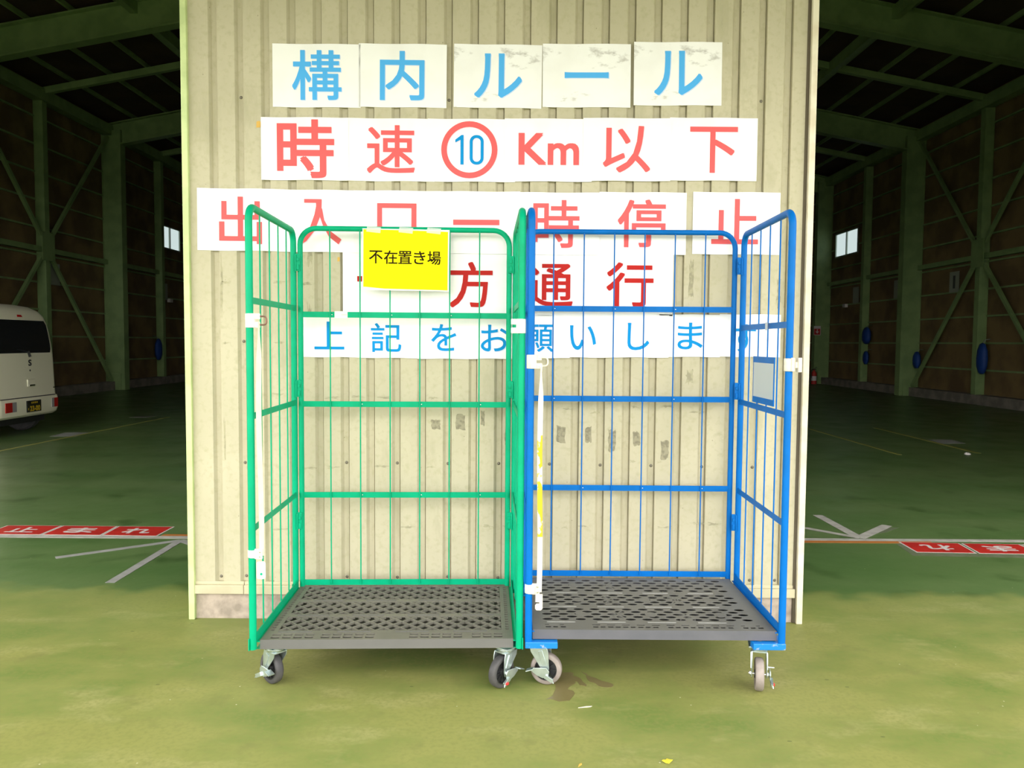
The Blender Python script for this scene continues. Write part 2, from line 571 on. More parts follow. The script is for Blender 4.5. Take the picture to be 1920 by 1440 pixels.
# corrugated pier wall: flat crests with a narrow recessed groove every 128 mm
PITCH_X, DEPTH = 0.1250, 0.017
prof = [(L_X + 0.03, 0.0)]
g = -1.4200                    # right edge of the first groove
while g < R_X - 0.03:
    for x, d in ((g - 0.042, 0), (g - 0.030, DEPTH), (g - 0.0055, DEPTH), (g - 0.0055, DEPTH + 0.008), (g - 0.0012, DEPTH + 0.008), (g, 0)):
        prof.append((x, d))
    g += PITCH_X
prof.append((R_X - 0.03, 0.0))
mb = MB()
vs = []
for z in (0.165, TOP):
    vs += [(x, WALL_Y + d, z) for x, d in prof]
n = len(prof)
mb.add(vs, [(i, i + 1, n + i + 1, n + i) for i in range(n - 1)])
wall = struct(mb.build('wall_front', M_CLAD))
# core of the pier behind the sheets
mb = MB()
mb.b2((L_X + 0.02, WALL_Y + 0.045, 0), (R_X - 0.02, WALL_Y + 0.42, TOP))
mb.build('pier_core', M_FLASH, wall)
mb = MB()
mb.b2((L_X + 0.02, WALL_Y + 0.004, 0), (R_X - 0.02, WALL_Y + 0.04, 0.135))
mb.build('plinth', M_PLINTH, wall)
# flashing strip along the foot of the cladding
mb = MB()
for a, b in ((L_X + 0.028, -1.318), (-1.316, 0.25), (0.252, R_X - 0.036)):
    mb.b2((a, WALL_Y - 0.016, 0.128), (b, WALL_Y + 0.012, 0.172))
    mb.b2((a, WALL_Y - 0.004, 0.172), (b, WALL_Y + 0.02, 0.188))
struct(mb.build('trim_1', M_FLASH, bevel=0.002))
mb = MB()
mb.b2((L_X, WALL_Y - 0.02, 0), (L_X + 0.030, WALL_Y + 0.44, TOP))
struct(mb.build('trim_2', M_LTRIM, bevel=0.003))
mb = MB()
mb.b2((R_X - 0.030, WALL_Y - 0.025, 0), (R_X, WALL_Y + 0.44, TOP))
mb.b2((R_X - 0.044, WALL_Y - 0.006, 0), (R_X - 0.0295, WALL_Y + 0.03, TOP), 1)
struct(mb.build('trim_3', [M_RTRIM, M_GAP], bevel=0.003))


def screw(p):
    mb = MB()
    M = Matrix.Translation((p.x, p.y + 0.001, p.z)) @ Matrix.Rotation(PI / 2, 4, 'X')
    mb.lathe([(0.0078, 0), (0.0078, 0.0015), (0.005, 0.003), (0.0046, 0.006), (0.0, 0.007)], M, 12)
    mb.build('screw', M_SCREW, wall, smooth=40)


groove_c = -1.4200 - 0.0175
for px, py in ((451, 181), (841, 186), (1430, 188), (454, 640), (454, 868), (645, 868), (742, 869), (838, 870), (933, 870), (1028, 871), (1123, 873), (1220, 874), (1316, 876), (1414, 877),
               (407, 1082), (456, 1081), (646, 1083), (742, 1084), (836, 1083), (931, 1085), (1411, 1090), (1461, 1090), (1478, 1090)):
    p = on_y(px, py, WALL_Y)
    k = round((p.x - groove_c) / PITCH_X)
    p.x = groove_c + k * PITCH_X
    p.y = WALL_Y + DEPTH
    if p.x < R_X - 0.05:
        screw(p)


# old tape residue left on the sheets: irregular thin patches with a shape of their own
def residue(px0, py0, px1, py1, m=M_RESID, rough=0.18):
    a, b = on_y(px0, py0, WALL_Y), on_y(px1, py1, WALL_Y)
    w, h = b.x - a.x, a.z - b.z
    n = 22
    poly = []
    for i in range(n):
        t = i / n * 4
        s, f = int(t), t - int(t)
        x, y = [(f, 0), (1, f), (1 - f, 1), (0, 1 - f)][s]
        q = 1 - rnd.uniform(0, 1.6 * rough)
        poly.append((w / 2 + (x - 0.5) * w * q, -h / 2 - (y - 0.5) * h * q))
    M = Matrix.Translation((a.x, WALL_Y - 0.0004, a.z)) @ Matrix(((1, 0, 0, 0), (0, 0, 1, 0), (0, 1, 0, 0), (0, 0, 0, 1)))
    mb = MB()
    cen = M @ Vector((w / 2, -h / 2, 0))
    ring_ = [M @ Vector((x, y, 0)) for x, y in poly]
    rim_ = [p_ + Vector((0, 0.0009, 0)) for p_ in ring_]
    mb.add([cen] + ring_ + rim_, [(0, i + 1, (i + 1) % n + 1) for i in range(n)] + [(i + 1, (i + 1) % n + 1, n + 1 + (i + 1) % n, n + 1 + i) for i in range(n)])
    mb.build('tape_residue', m, wall)


for r in ((807, 786, 826, 806), (853, 775, 873, 807), (901, 768, 909, 800), (946, 800, 957, 834), (1043, 796, 1061, 832), (1097, 798, 1110, 831), (1140, 804, 1155, 849), (1185, 808, 1201, 838), (1238, 825, 1255, 864)):
    residue(*r)
for r in ((412, 470, 419, 600), (575, 440, 588, 505), (575, 560, 586, 645), (1290, 480, 1302, 570), (1284, 690, 1300, 724), (949, 668, 958, 740), (1456, 520, 1464, 580), (419, 780, 424, 865)):
    residue(*r, m=M_RESID2, rough=0.35)
for x0, y0, w in ((412, 527, 24), (508, 526, 28), (560, 528, 26), (412, 640, 22), (510, 640, 28), (508, 736, 30), (605, 742, 38), (655, 740, 32), (703, 742, 34), (800, 742, 26), (510, 990, 32), (560, 874, 36), (605, 873, 34), (700, 871, 32), (798, 873, 18), (748, 985, 34), (905, 983, 22), (942, 984, 12), (1052, 985, 14), (1083, 984, 24), (1228, 986, 34), (1290, 979, 38), (1325, 979, 32), (1180, 862, 12), (1230, 864, 12), (1180, 760, 20), (1235, 758, 30), (1290, 770, 36), (1050, 765, 30), (1105, 770, 22)):
    residue(x0, y0, x0 + w, y0 + 5 + (x0 % 3), m=M_RESID2, rough=0.5)

# rest of the front: openings either side, lintel over them
mb = MB()
mb.b2((-11.2, WALL_Y, 0), (-10.3, WALL_Y + 0.4, 8))
struct(mb.build('wall_front_left', M_FLASH))
mb = MB()
mb.b2((6.4, WALL_Y, 0), (11.2, WALL_Y + 0.4, 8))
struct(mb.build('wall_front_right', M_FLASH))
mb = MB()
mb.b2((-11.2, WALL_Y + 0.05, 4.4), (11.2, WALL_Y + 0.4, 9.4))
struct(mb.build('wall_front_lintel', M_FLASH))
mb = MB()  # unseen canopy over the pier, added and sized to shade the upper wall
mb.b2((-3.2, 0.45, 3.26), (3.05, WALL_Y + 0.06, 3.38))
struct(mb.build('shade_canopy', M_SHADE_CANOPY))

# hall shell
HW = 11.1
BACK = 32.0
SLOPE = 0.19


def roof_z(x):
    return 7.35 + (10.8 - abs(x)) * SLOPE


for s, nm in ((-1, 'left'), (1, 'right')):
    y0, y1, z0, z1 = 25.05, 26.80, 4.33, 5.16
    if s < 0:
        y0, y1, z0, z1 = 24.42, 25.95, 4.27, 5.02
    mb = MB()
    for a, b, c, d in ((WALL_Y, y0, 0, 7.6), (y1, BACK, 0, 7.6), (y0, y1, 0, z0), (y0, y1, z1, 7.6)):
        mb.b2((s * HW, a, c), (s * (HW + 0.12), b, d))
    struct(mb.build('wall_' + nm, M_BOARD))
    mb = MB()
    mb.b2((s * (HW - 0.28), WALL_Y + 0.4, 0), (s * (HW + 0.001), BACK, 0.23))
    struct(mb.build('baseboard_' + nm, M_KERB))
    # window with two frosted panes
    mb = MB()
    t = 0.045
    for a, b, c, d in ((y0, y1, z0, z0 + t), (y0, y1, z1 - t, z1), (y0, y0 + t, z0 + t, z1 - t), (y1 - t, y1, z0 + t, z1 - t), ((y0 + y1) / 2 - 0.03, (y0 + y1) / 2 + 0.03, z0 + t, z1 - t)):
        mb.b2((s * (HW - 0.03), a, c), (s * (HW + 0.06), b, d))
    w = struct(mb.build('window_1' if s < 0 else 'window_2', M_ALU))
    for a, b in ((y0 + t, (y0 + y1) / 2 - 0.03), ((y0 + y1) / 2 + 0.03, y1 - t)):
        mb = MB()
        mb.b2((s * (HW + 0.01), a, z0 + t), (s * (HW + 0.02), b, z1 - t))
        mb.build('pane', M_WINDOW, w)
mb = MB()
mb.b2((-HW, BACK, 0), (HW, BACK + 0.12, 9.6))
struct(mb.build('wall_back', M_BOARD))
mb = MB()
for s in (-1, 1):
    a = [(s * (HW + 0.2), WALL_Y, roof_z(HW + 0.2)), (0, WALL_Y, roof_z(0)), (0, BACK, roof_z(0)), (s * (HW + 0.2), BACK, roof_z(HW + 0.2))]
    mb.add(a + [(x, y, z + 0.1) for x, y, z in a], [(0, 1, 2, 3), (4, 5, 6, 7), (0, 1, 5, 4), (1, 2, 6, 5), (2, 3, 7, 6), (3, 0, 4, 7)])
struct(mb.build('ceiling', M_ROOF))

THICK = [9.2, 15.2, 21.2, 27.2]
THIN = [6.2, 12.2, 18.2, 24.2, 30.2]
for s in (-1, 1):
    for y in THICK:                      # deep main columns with a base box
        mb = MB()
        x0, x1 = s * (HW - 0.02), s * (HW - 0.54)
        mb.b2((x0, y - 0.13, 0), (s * (HW - 0.05), y + 0.13, 7.0))
        mb.b2((x1, y - 0.13, 0), (x1 + s * 0.03, y + 0.13, 7.0))
        mb.b2((s * (HW - 0.03), y - 0.115, 0), (x1 + s * 0.01, y + 0.115, 6.98))
        mb.b2((s * (HW - 0.12), y - 0.145, 0), (s * (HW - 0.44), y - 0.05, 0.46))
        struct(mb.build('column', M_STEEL, bevel=0.004))
    for y in THIN:
        mb = MB()
        mb.b2((s * (HW - 0.02), y - 0.09, 0), (s * (HW - 0.24), y + 0.09, 6.95))
        struct(mb.build('column', M_STEEL, bevel=0.006))
        mb = MB()                        # gusset where the braces meet
        mb.b2((s * (HW - 0.265), y - 0.24, 3.2), (s * (HW - 0.245), y + 0.24, 3.85))
        if y in (18.2, 6.2):
            struct(mb.build('gusset_plate', M_STEEL))
    # braces
    for y in (18.2,):
        for dy in (-1, 1):
            for z_end in (0.25, 6.8):
                mb = MB()
                mb.bar((s * (HW - 0.20), y + dy * 0.2, 3.52 + (0.25 if z_end > 3 else -0.25)), (s * (HW - 0.20), y + dy * 2.85, z_end), 0.075, 0.075)
                struct(mb.build('brace', M_STEEL))
    for y0, y1 in ((15.35, 18.1), (18.3, 21.05), (21.35, 24.1), (24.3, 27.05)):
        mb = MB()
        mb.b2((s * (HW - 0.16), y0, 3.40), (s * (HW - 0.06), y1, 3.52))
        struct(mb.build('strut', M_STEEL))
    for k in range(10):
        z = 0.80 + 0.635 * k
        mb = MB()
        wa, wb = (24.4, 26.0) if s < 0 else (25.0, 26.85)
        for ya, yb in (((WALL_Y + 0.4, wa), (wb, BACK)) if 4.2 < z < 5.2 else ((WALL_Y + 0.4, BACK),)):
            mb = MB()
            mb.b2((s * (HW + 0.001), ya, z - 0.02), (s * (HW - 0.045), yb, z + 0.02))
            struct(mb.build('girt', M_STEEL))
    mb = MB()                            # eaves beam
    mb.b2((s * (HW - 0.05), WALL_Y + 0.4, 6.85), (s * (HW - 0.30), BACK, 7.12))
    struct(mb.build('eaves_beam', M_STEEL))
    for y in THICK:                      # rafters
        mb = MB()
        xa, xb = s * (HW - 0.05), 0.0
        for off, w, t in ((-0.06, 0.24, 0.03), (-0.64, 0.24, 0.03), (-0.35, 0.02, 0.56)):
            mb.bar((xa, y, roof_z(xa) + off - 0.12), (xb, y, roof_z(0) + off - 0.12), w, t)
        struct(mb.build('rafter', M_STEEL))
    for y in THIN:
        mb = MB()
        mb.bar((s * (HW - 0.05), y, roof_z(HW) - 0.24), (0, y, roof_z(0) - 0.24), 0.12, 0.15)
        struct(mb.build('rafter', M_STEEL))
    for k in range(12):                  # purlins
        x = s * (10.3 - 0.88 * k)
        mb = MB()
        mb.b2((x - 0.03, WALL_Y + 0.4, roof_z(x) - 0.10), (x + 0.03, BACK, roof_z(x) - 0.01))
        struct(mb.build('purlin', M_STEEL))
    for x, d in ((7.3, 0.30), (3.6, 0.30)):
        mb = MB()
        mb.b2((s * x - 0.07, WALL_Y + 0.4, roof_z(x) - 0.40), (s * x + 0.07, BACK, roof_z(x) - 0.16))
        struct(mb.build('tie_beam', M_STEEL))

# ================================================================== WALL NOTICES
ROT_WALL = Matrix(((1, 0, 0, 0), (0, 0, -1, 0), (0, 1, 0, 0), (0, 0, 0, 1)))   # local xy -> wall xz, +z towards the viewer


def sheet(name, ch, cx, cy, chx, chy, chw, chh, colour, size, layer, label, group, paper=0, rot=0.0, off=0.016, custom=None):
    y = WALL_Y - 0.0035 - 0.0022 * layer
    p = on_y(cx, cy, y)
    W, H = size
    o = thing(name, label, 'notice', p, 0, group)
    o.rotation_euler = (0, math.radians(rot), 0)
    mb = MB()
    nx, nz = 14, 10
    T = 0.0009
    vs = []
    for j in range(nz + 1):
        for i in range(nx + 1):
            u, v = i / nx - 0.5, j / nz - 0.5
            e = 0.0011 * math.sin(9 * u + layer) * (abs(v) * 2) ** 3
            vs.append((u * W, T / 2, v * H + e))
    n0 = len(vs)
    vs += [(x, -T / 2, z) for x, _, z in vs[:n0]]
    fs = []
    for j in range(nz):
        for i in range(nx):
            a = j * (nx + 1) + i
            q = (a, a + 1, a + nx + 2, a + nx + 1)
            fs += [q[::-1], tuple(k + n0 for k in q)]
    rim = [i for i in range(nx)] + [nx + j * (nx + 1) for j in range(nz)] + [nz * (nx + 1) + nx - i for i in range(nx)] + [(nz - j) * (nx + 1) for j in range(nz)]
    for a, b in zip(rim, rim[1:] + rim[:1]):
        fs.append((a, b, b + n0, a + n0))
    mb.add(vs, fs)
    mb.build('sheet', M_PAPER[paper], o)
    main, shadow = {'b': (M_PBLUE, M_PBSH), 'B': (M_PBLUE2, M_PBSH), 'r': (M_PRED, M_PRSH), 'R': (M_PRED2, M_PRSH)}[colour]
    q = on_y(chx, chy, y)
    k = y / F_PX * 1.0
    M0 = Matrix.Translation((q.x - p.x, -T / 2 - 0.0006, q.z - p.z)) @ ROT_WALL
    M1 = Matrix.Translation((q.x - p.x + 0.0035, -T / 2 - 0.0003, q.z - p.z - 0.0035)) @ ROT_WALL
    mb = MB()
    if custom:
        custom(mb, M0, M1, k)
        mb.build('lettering', [main, shadow, M_PBLUE2], o)
    else:
        put_glyph(mb, ch, chw * k, chh * k, M1, 1, off)
        put_glyph(mb, ch, chw * k, chh * k, M0, 0, off)
        mb.build('lettering', [main, shadow], o)
    return o


A3, A4 = (0.420, 0.297), (0.297, 0.206)


def ring(mb, M, r0, r1, mi, n=48):
    vs, fs = [], []
    for i in range(n):
        a = 2 * PI * i / n
        vs += [M @ Vector((r0 * math.cos(a), r0 * math.sin(a), 0)), M @ Vector((r1 * math.cos(a), r1 * math.sin(a), 0))]
    for i in range(n):
        j = (i + 1) % n
        fs.append((2 * i, 2 * i + 1, 2 * j + 1, 2 * j))
    mb.add(vs, fs, mi)


def oval_path(cx, w, h, r, seg=6):
    out = []
    for sx, sy, a0 in ((1, 1, 0), (-1, 1, 90), (-1, -1, 180), (1, -1, 270)):
        for k in range(seg + 1):
            a = math.radians(a0 + 90 * k / seg)
            out.append((cx + sx * (w / 2 - r) + r * math.cos(a), sy * (h / 2 - r) + r * math.sin(a)))
    return out


def speed_ten(mb, M0, M1, k):
    for M, mi, mj in ((M1, 1, 1), (M0, 0, 2)):
        ring(mb, M, 41.5 * k, 52 * k, mi)
        a = oval_path(13.5 * k, 26 * k, 54 * k, 12 * k)
        b = oval_path(13.5 * k, 14.5 * k, 43 * k, 7 * k)
        n = len(a)
        vs = [M @ Vector((x, y, 0)) for x, y in a + b]
        mb.add(vs, [(i, (i + 1) % n, n + (i + 1) % n, n + i) for i in range(n)], mj)
        one = [(-10.5, -27), (-16.5, -27), (-16.5, 18), (-26, 13), (-26, 18.5), (-14.5, 27), (-10.5, 27)]
        vs = [M @ Vector((x * k, y * k, 0)) for x, y in one]
        mb.add(vs, [(0, 1, 2, 6), (2, 3, 4, 5, 6)], mj)


def person_enter(mb, M0, M1, k):
    outlines = [[(-100, 145), (-2, 145), (-2, 124), (-100, 124)],
                [(-34, 128), (-2, 128), (-3, 90), (-14, 40), (-42, -30), (-88, -88), (-118, -106), (-134, -84), (-104, -60), (-66, -5), (-43, 60), (-34, 105)],
                [(-16, 92), (0, 94), (12, 30), (46, -30), (108, -76), (92, -104), (38, -62), (4, 0), (-14, 52)]]
    for M, mi in ((M1, 1), (M0, 0)):
        for j, poly in enumerate(outlines):
            mb.prism([((x + 12) * k / 3, (y - 20) * k / 3) for x, y in poly], M @ Matrix.Translation((0, 0, 0.00002 * j)), 0.00001, mi)


G = ['title row of blue character sheets', 'red speed limit sheets', 'red stop instruction sheets', 'red one-way sheets', 'blue request sheets in the bottom row']
N = 'notice_sheet'
# title row
sheet(N, '構', 593.5, 142, 594, 141, 91, 90, 'b', A3, 0, 'white sheet with blue 構, start of the title row on the cladding', G[0])
sheet(N, '内', 755, 142, 754, 142, 82, 89, 'b', A3, 0, 'white sheet with blue 内 in the title row on the cladding', G[0], rot=0.3)
sheet(N, 'ル', 933.5, 143, 934, 142, 88, 80, 'b', A3, 0, 'white sheet with blue ル beside the sheet with 内', G[0], paper=1, rot=0.4)
sheet(N, 'ー', 1100, 142, 1100, 141, 81, 11, 'b', A3, 0, 'scuffed white sheet with one long blue stroke in the title row', G[0], paper=1, rot=-0.3, off=0.0)
sheet(N, 'ル', 1271, 138.5, 1272, 137, 89, 80, 'b', A3, 0, 'scuffed white sheet with blue ル, last of the title row', G[0], paper=1, rot=-0.4)
# speed row
sheet(N, '時', 571.5, 279, 573, 279, 106, 107, 'r', A3, 1, 'white sheet with large red 時 that starts the speed limit row', G[1], off=0.024)
sheet(N, '速', 733, 281, 733, 280, 89, 88, 'r', A3, 0, 'white sheet with red 速 in the speed limit row', G[1], rot=0.2)
sheet(N, '10', 884, 282, 880, 281, 0, 0, 'r', A3, 1, 'white sheet with blue 10 inside a red ring', G[1], custom=speed_ten)
sheet(N, 'Km', 1028, 281.5, 1029, 279.5, 112, 58, 'r', A3, 2, 'white sheet with red Km lettering', G[1], rot=0.0, off=0.018)
sheet(N, '以', 1175.5, 280.5, 1175, 280, 88, 85, 'r', A3, 3, 'white sheet with red 以 in the speed limit row', G[1])
sheet(N, '下', 1337.5, 280, 1338, 281, 88, 84, 'r', A3, 1, 'white sheet with red 下 that ends the speed limit row', G[1])
# stop row
sheet(N, '出', 451.5, 412, 451, 413, 80, 87, 'r', A3, 0, 'white sheet with red 出 behind the green trolley post', G[2], rot=0.3)
sheet(N, '入', 601, 414.5, 600, 416, 81, 82, 'r', A3, 1, 'white sheet with red 入 behind the green trolley corner', G[2], rot=0.3, custom=person_enter)
sheet(N, '口', 744.5, 416, 744, 420, 73, 76, 'r', A3, 2, 'white sheet with red 口 partly hidden by the yellow sign', G[2], rot=0.2)
sheet(N, '一', 893, 417.5, 893, 417, 86, 10, 'r', A3, 3, 'white sheet with one red stroke above the green trolley rail', G[2], off=0.0)
sheet(N, '時', 1042.5, 419.5, 1043, 420, 86, 88, 'r', A3, 4, 'white sheet with red 時 behind the two touching trolley posts', G[2], off=0.014)
sheet(N, '停', 1205, 419, 1203, 419, 89, 88, 'r', A3, 0, 'white sheet with red 停 behind the blue trolley rail', G[2])
sheet(N, '止', 1380.5, 419, 1378, 415.5, 87, 83, 'r', A3, 0, 'white sheet with red 止 behind the blue trolley corner', G[2])
# one-way row
sheet(N, '一', 724, 531, 713, 523, 86, 10, 'R', A3, 0, 'white sheet with red stroke mostly hidden behind the yellow sign', G[3], paper=2, off=0.0)
sheet(N, '方', 883.5, 533.5, 883, 534, 81, 85, 'R', A3, 1, 'wrinkled white sheet with red 方 right of the yellow sign', G[3], paper=2)
sheet(N, '通', 1031, 534, 1030, 535, 88, 80, 'R', A3, 2, 'white sheet with red 通 behind the blue trolley front post', G[3], paper=2)
sheet(N, '行', 1180.5, 534, 1181, 534, 88, 83, 'R', A3, 1, 'white sheet with red 行 behind the blue trolley wires', G[3], paper=0)
# request row
for ch, cx, cy, x, y, w, h, ly, lab in (
        ('上', 619, 630, 617.5, 629, 56, 52, 0, 'small white sheet with blue 上 under the green cross bar'),
        ('記', 733, 631.5, 724, 633, 57, 54, 1, 'small white sheet with blue 記 behind the green wires'),
        ('を', 840, 633, 832, 633, 47, 50, 2, 'small white sheet with blue を behind the green wires'),
        ('お', 937, 633, 928, 634, 53, 50, 3, 'small white sheet with blue お beside the green corner'),
        ('願', 1011, 631.5, 1009, 634, 57, 51, 4, 'small white sheet with blue 願 half hidden by the blue post'),
        ('い', 1096, 630.5, 1093, 633, 49, 46, 3, 'small white sheet with blue い behind the blue wires'),
        ('し', 1197, 630.5, 1197, 631, 41, 51, 2, 'small white sheet with blue し behind the blue wires'),
        ('ま', 1293, 629.5, 1294, 630, 47, 50, 1, 'small white sheet with blue ま behind the blue wires'),
        ('す', 1406, 629.5, 1395, 634, 44, 52, 0, 'small white sheet with blue す behind the blue side panel')):
    sheet(N, ch, cx, cy, x, y, w, h, 'B', A4, ly, lab, G[4], off=0.010)

# two scraps of orange tape
for px, py, w, h, lab in ((485, 233, 0.022, 0.032, 'orange tape scrap beside the large red 時 sheet'), (635, 486, 0.012, 0.022, 'tiny orange tape scrap left of the one-way row')):
    p = on_y(px, py, WALL_Y)
    mb = MB()
    mb.prism([(-w / 2, -h / 2), (w * 0.4, -h * 0.45), (w / 2, h * 0.3), (w * 0.2, h / 2), (-w * 0.45, h * 0.4)], Matrix.Translation((p.x, WALL_Y - 0.0005, p.z)) @ ROT_WALL, 0.001)
    tag(mb.build('tape_scrap', M_OTAPE), lab, 'tape', 'orange tape scraps')


# ================================================================== ROLL CAGE TROLLEYS
def clip_seg(x0, y0, x1, y1, X0, Y0, X1, Y1):
    t0, t1 = 0.0, 1.0
    dx, dy = x1 - x0, y1 - y0
    for p, q in ((-dx, x0 - X0), (dx, X1 - x0), (-dy, y0 - Y0), (dy, Y1 - y0)):
        if abs(p) < 1e-9:
            if q < 0:
                return None
        else:
            r = q / p
            if p < 0:
                t0 = max(t0, r)
            else:
                t1 = min(t1, r)
    if t0 >= t1 - 1e-6:
        return None
    return x0 + t0 * dx, y0 + t0 * dy, x0 + t1 * dx, y0 + t1 * dy


def slot_row(mb, x0, x1, y0, y1, zt, zb, slots, mi=0):
    """a strip with rectangular slots: slots = sorted (a, b) along x"""
    cur = x0
    for a, b in slots:
        mb.b2((cur, y0, zb), (a, y1, zt), mi)
        cur = b
    mb.b2((cur, y0, zb), (x1, y1, zt), mi)


def deck_lattice(w, y0, y1, zb, zt):
    mb = MB()
    hw = w / 2
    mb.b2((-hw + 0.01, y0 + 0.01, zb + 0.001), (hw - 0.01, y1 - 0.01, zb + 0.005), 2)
    for a, b in (((-hw, y0, zb), (hw, y0 + 0.012, zt)), ((-hw, y1 - 0.012, zb), (hw, y1, zt)), ((-hw, y0 + 0.012, zb), (-hw + 0.012, y1 - 0.012, zt)), ((hw - 0.012, y0 + 0.012, zb), (hw, y1 - 0.012, zt))):
        mb.b2(a, b, 1)
    tz = zt - 0.005
    L = y1 - y0
    e = 0.0005
    # front strip with two rows of slots
    yf = y0 + 0.098
    pat = []
    x = -hw + 0.035
    i = 0
    while x < hw - 0.07:
        if abs(x) < 0.075 or abs(abs(x) - 0.30) < 0.025:
            x += 0.01
            continue
        pat.append((x, x + 0.034))
        x += 0.044
    rows = [(y0 + 0.0006, y0 + 0.016, []), (y0 + 0.016, y0 + 0.036, pat), (y0 + 0.036, y0 + 0.046, []), (y0 + 0.046, y0 + 0.062, pat), (y0 + 0.062, yf, [])]
    for a, b, sl in rows:
        slot_row(mb, -hw + 0.0006, hw - 0.0006, a, b, zt + e, tz, sl)
    # side strips with small square holes
    for s in (-1, 1):
        xo, xi = s * (hw - 0.0006), s * (hw - 0.045)
        k = 0
        y = yf
        while y < y1 - 0.03:
            mb.b2((xo, y, tz), (s * (hw - 0.014), y + 0.016, zt + e))
            mb.b2((s * (hw - 0.028), y, tz), (xi, y + 0.016, zt + e))
            mb.b2((xo, y + 0.016, tz), (xi, y + 0.028, zt + e))
            y += 0.028
        mb.b2((xo, y, tz), (xi, y1 - 0.021, zt + e))
    mb.b2((-hw + 0.0006, y1 - 0.02, tz), (hw - 0.0006, y1 - 0.0006, zt + e))
    # three diamond bands
    X0, X1 = -hw + 0.045, hw - 0.045
    inner = (y1 - 0.02) - yf
    bh = inner / 3
    for k in range(3):
        b0 = yf + k * bh
        b1 = b0 + bh - (0.030 if k < 2 else 0.0)
        if k < 2:
            mb.b2((X0, b1, tz), (X1, b0 + bh, zt + e))
        dxp = (b1 - b0) * 0.98
        px = 0.066
        c = X0 - 0.6
        while c < X1 + 0.6:
            for sgn in (-1, 1):
                q = clip_seg(c, b0, c + sgn * dxp, b1, X0, b0, X1, b1)
                if q:
                    mb.bar((q[0], q[1], zt - 0.005), (q[2], q[3], zt - 0.005), 0.0068, 0.010 + (0.0004 if sgn > 0 else 0))
            c += px
        # pale inserts on the strips
        if k < 3:
            x = -hw + 0.05 + 0.03 * k
            while x < hw - 0.15:
                mb.b2((x, b0 - 0.020, zt), (x + 0.135, b0 - 0.013, zt + 0.0022), 3)
                x += 0.235
    return mb


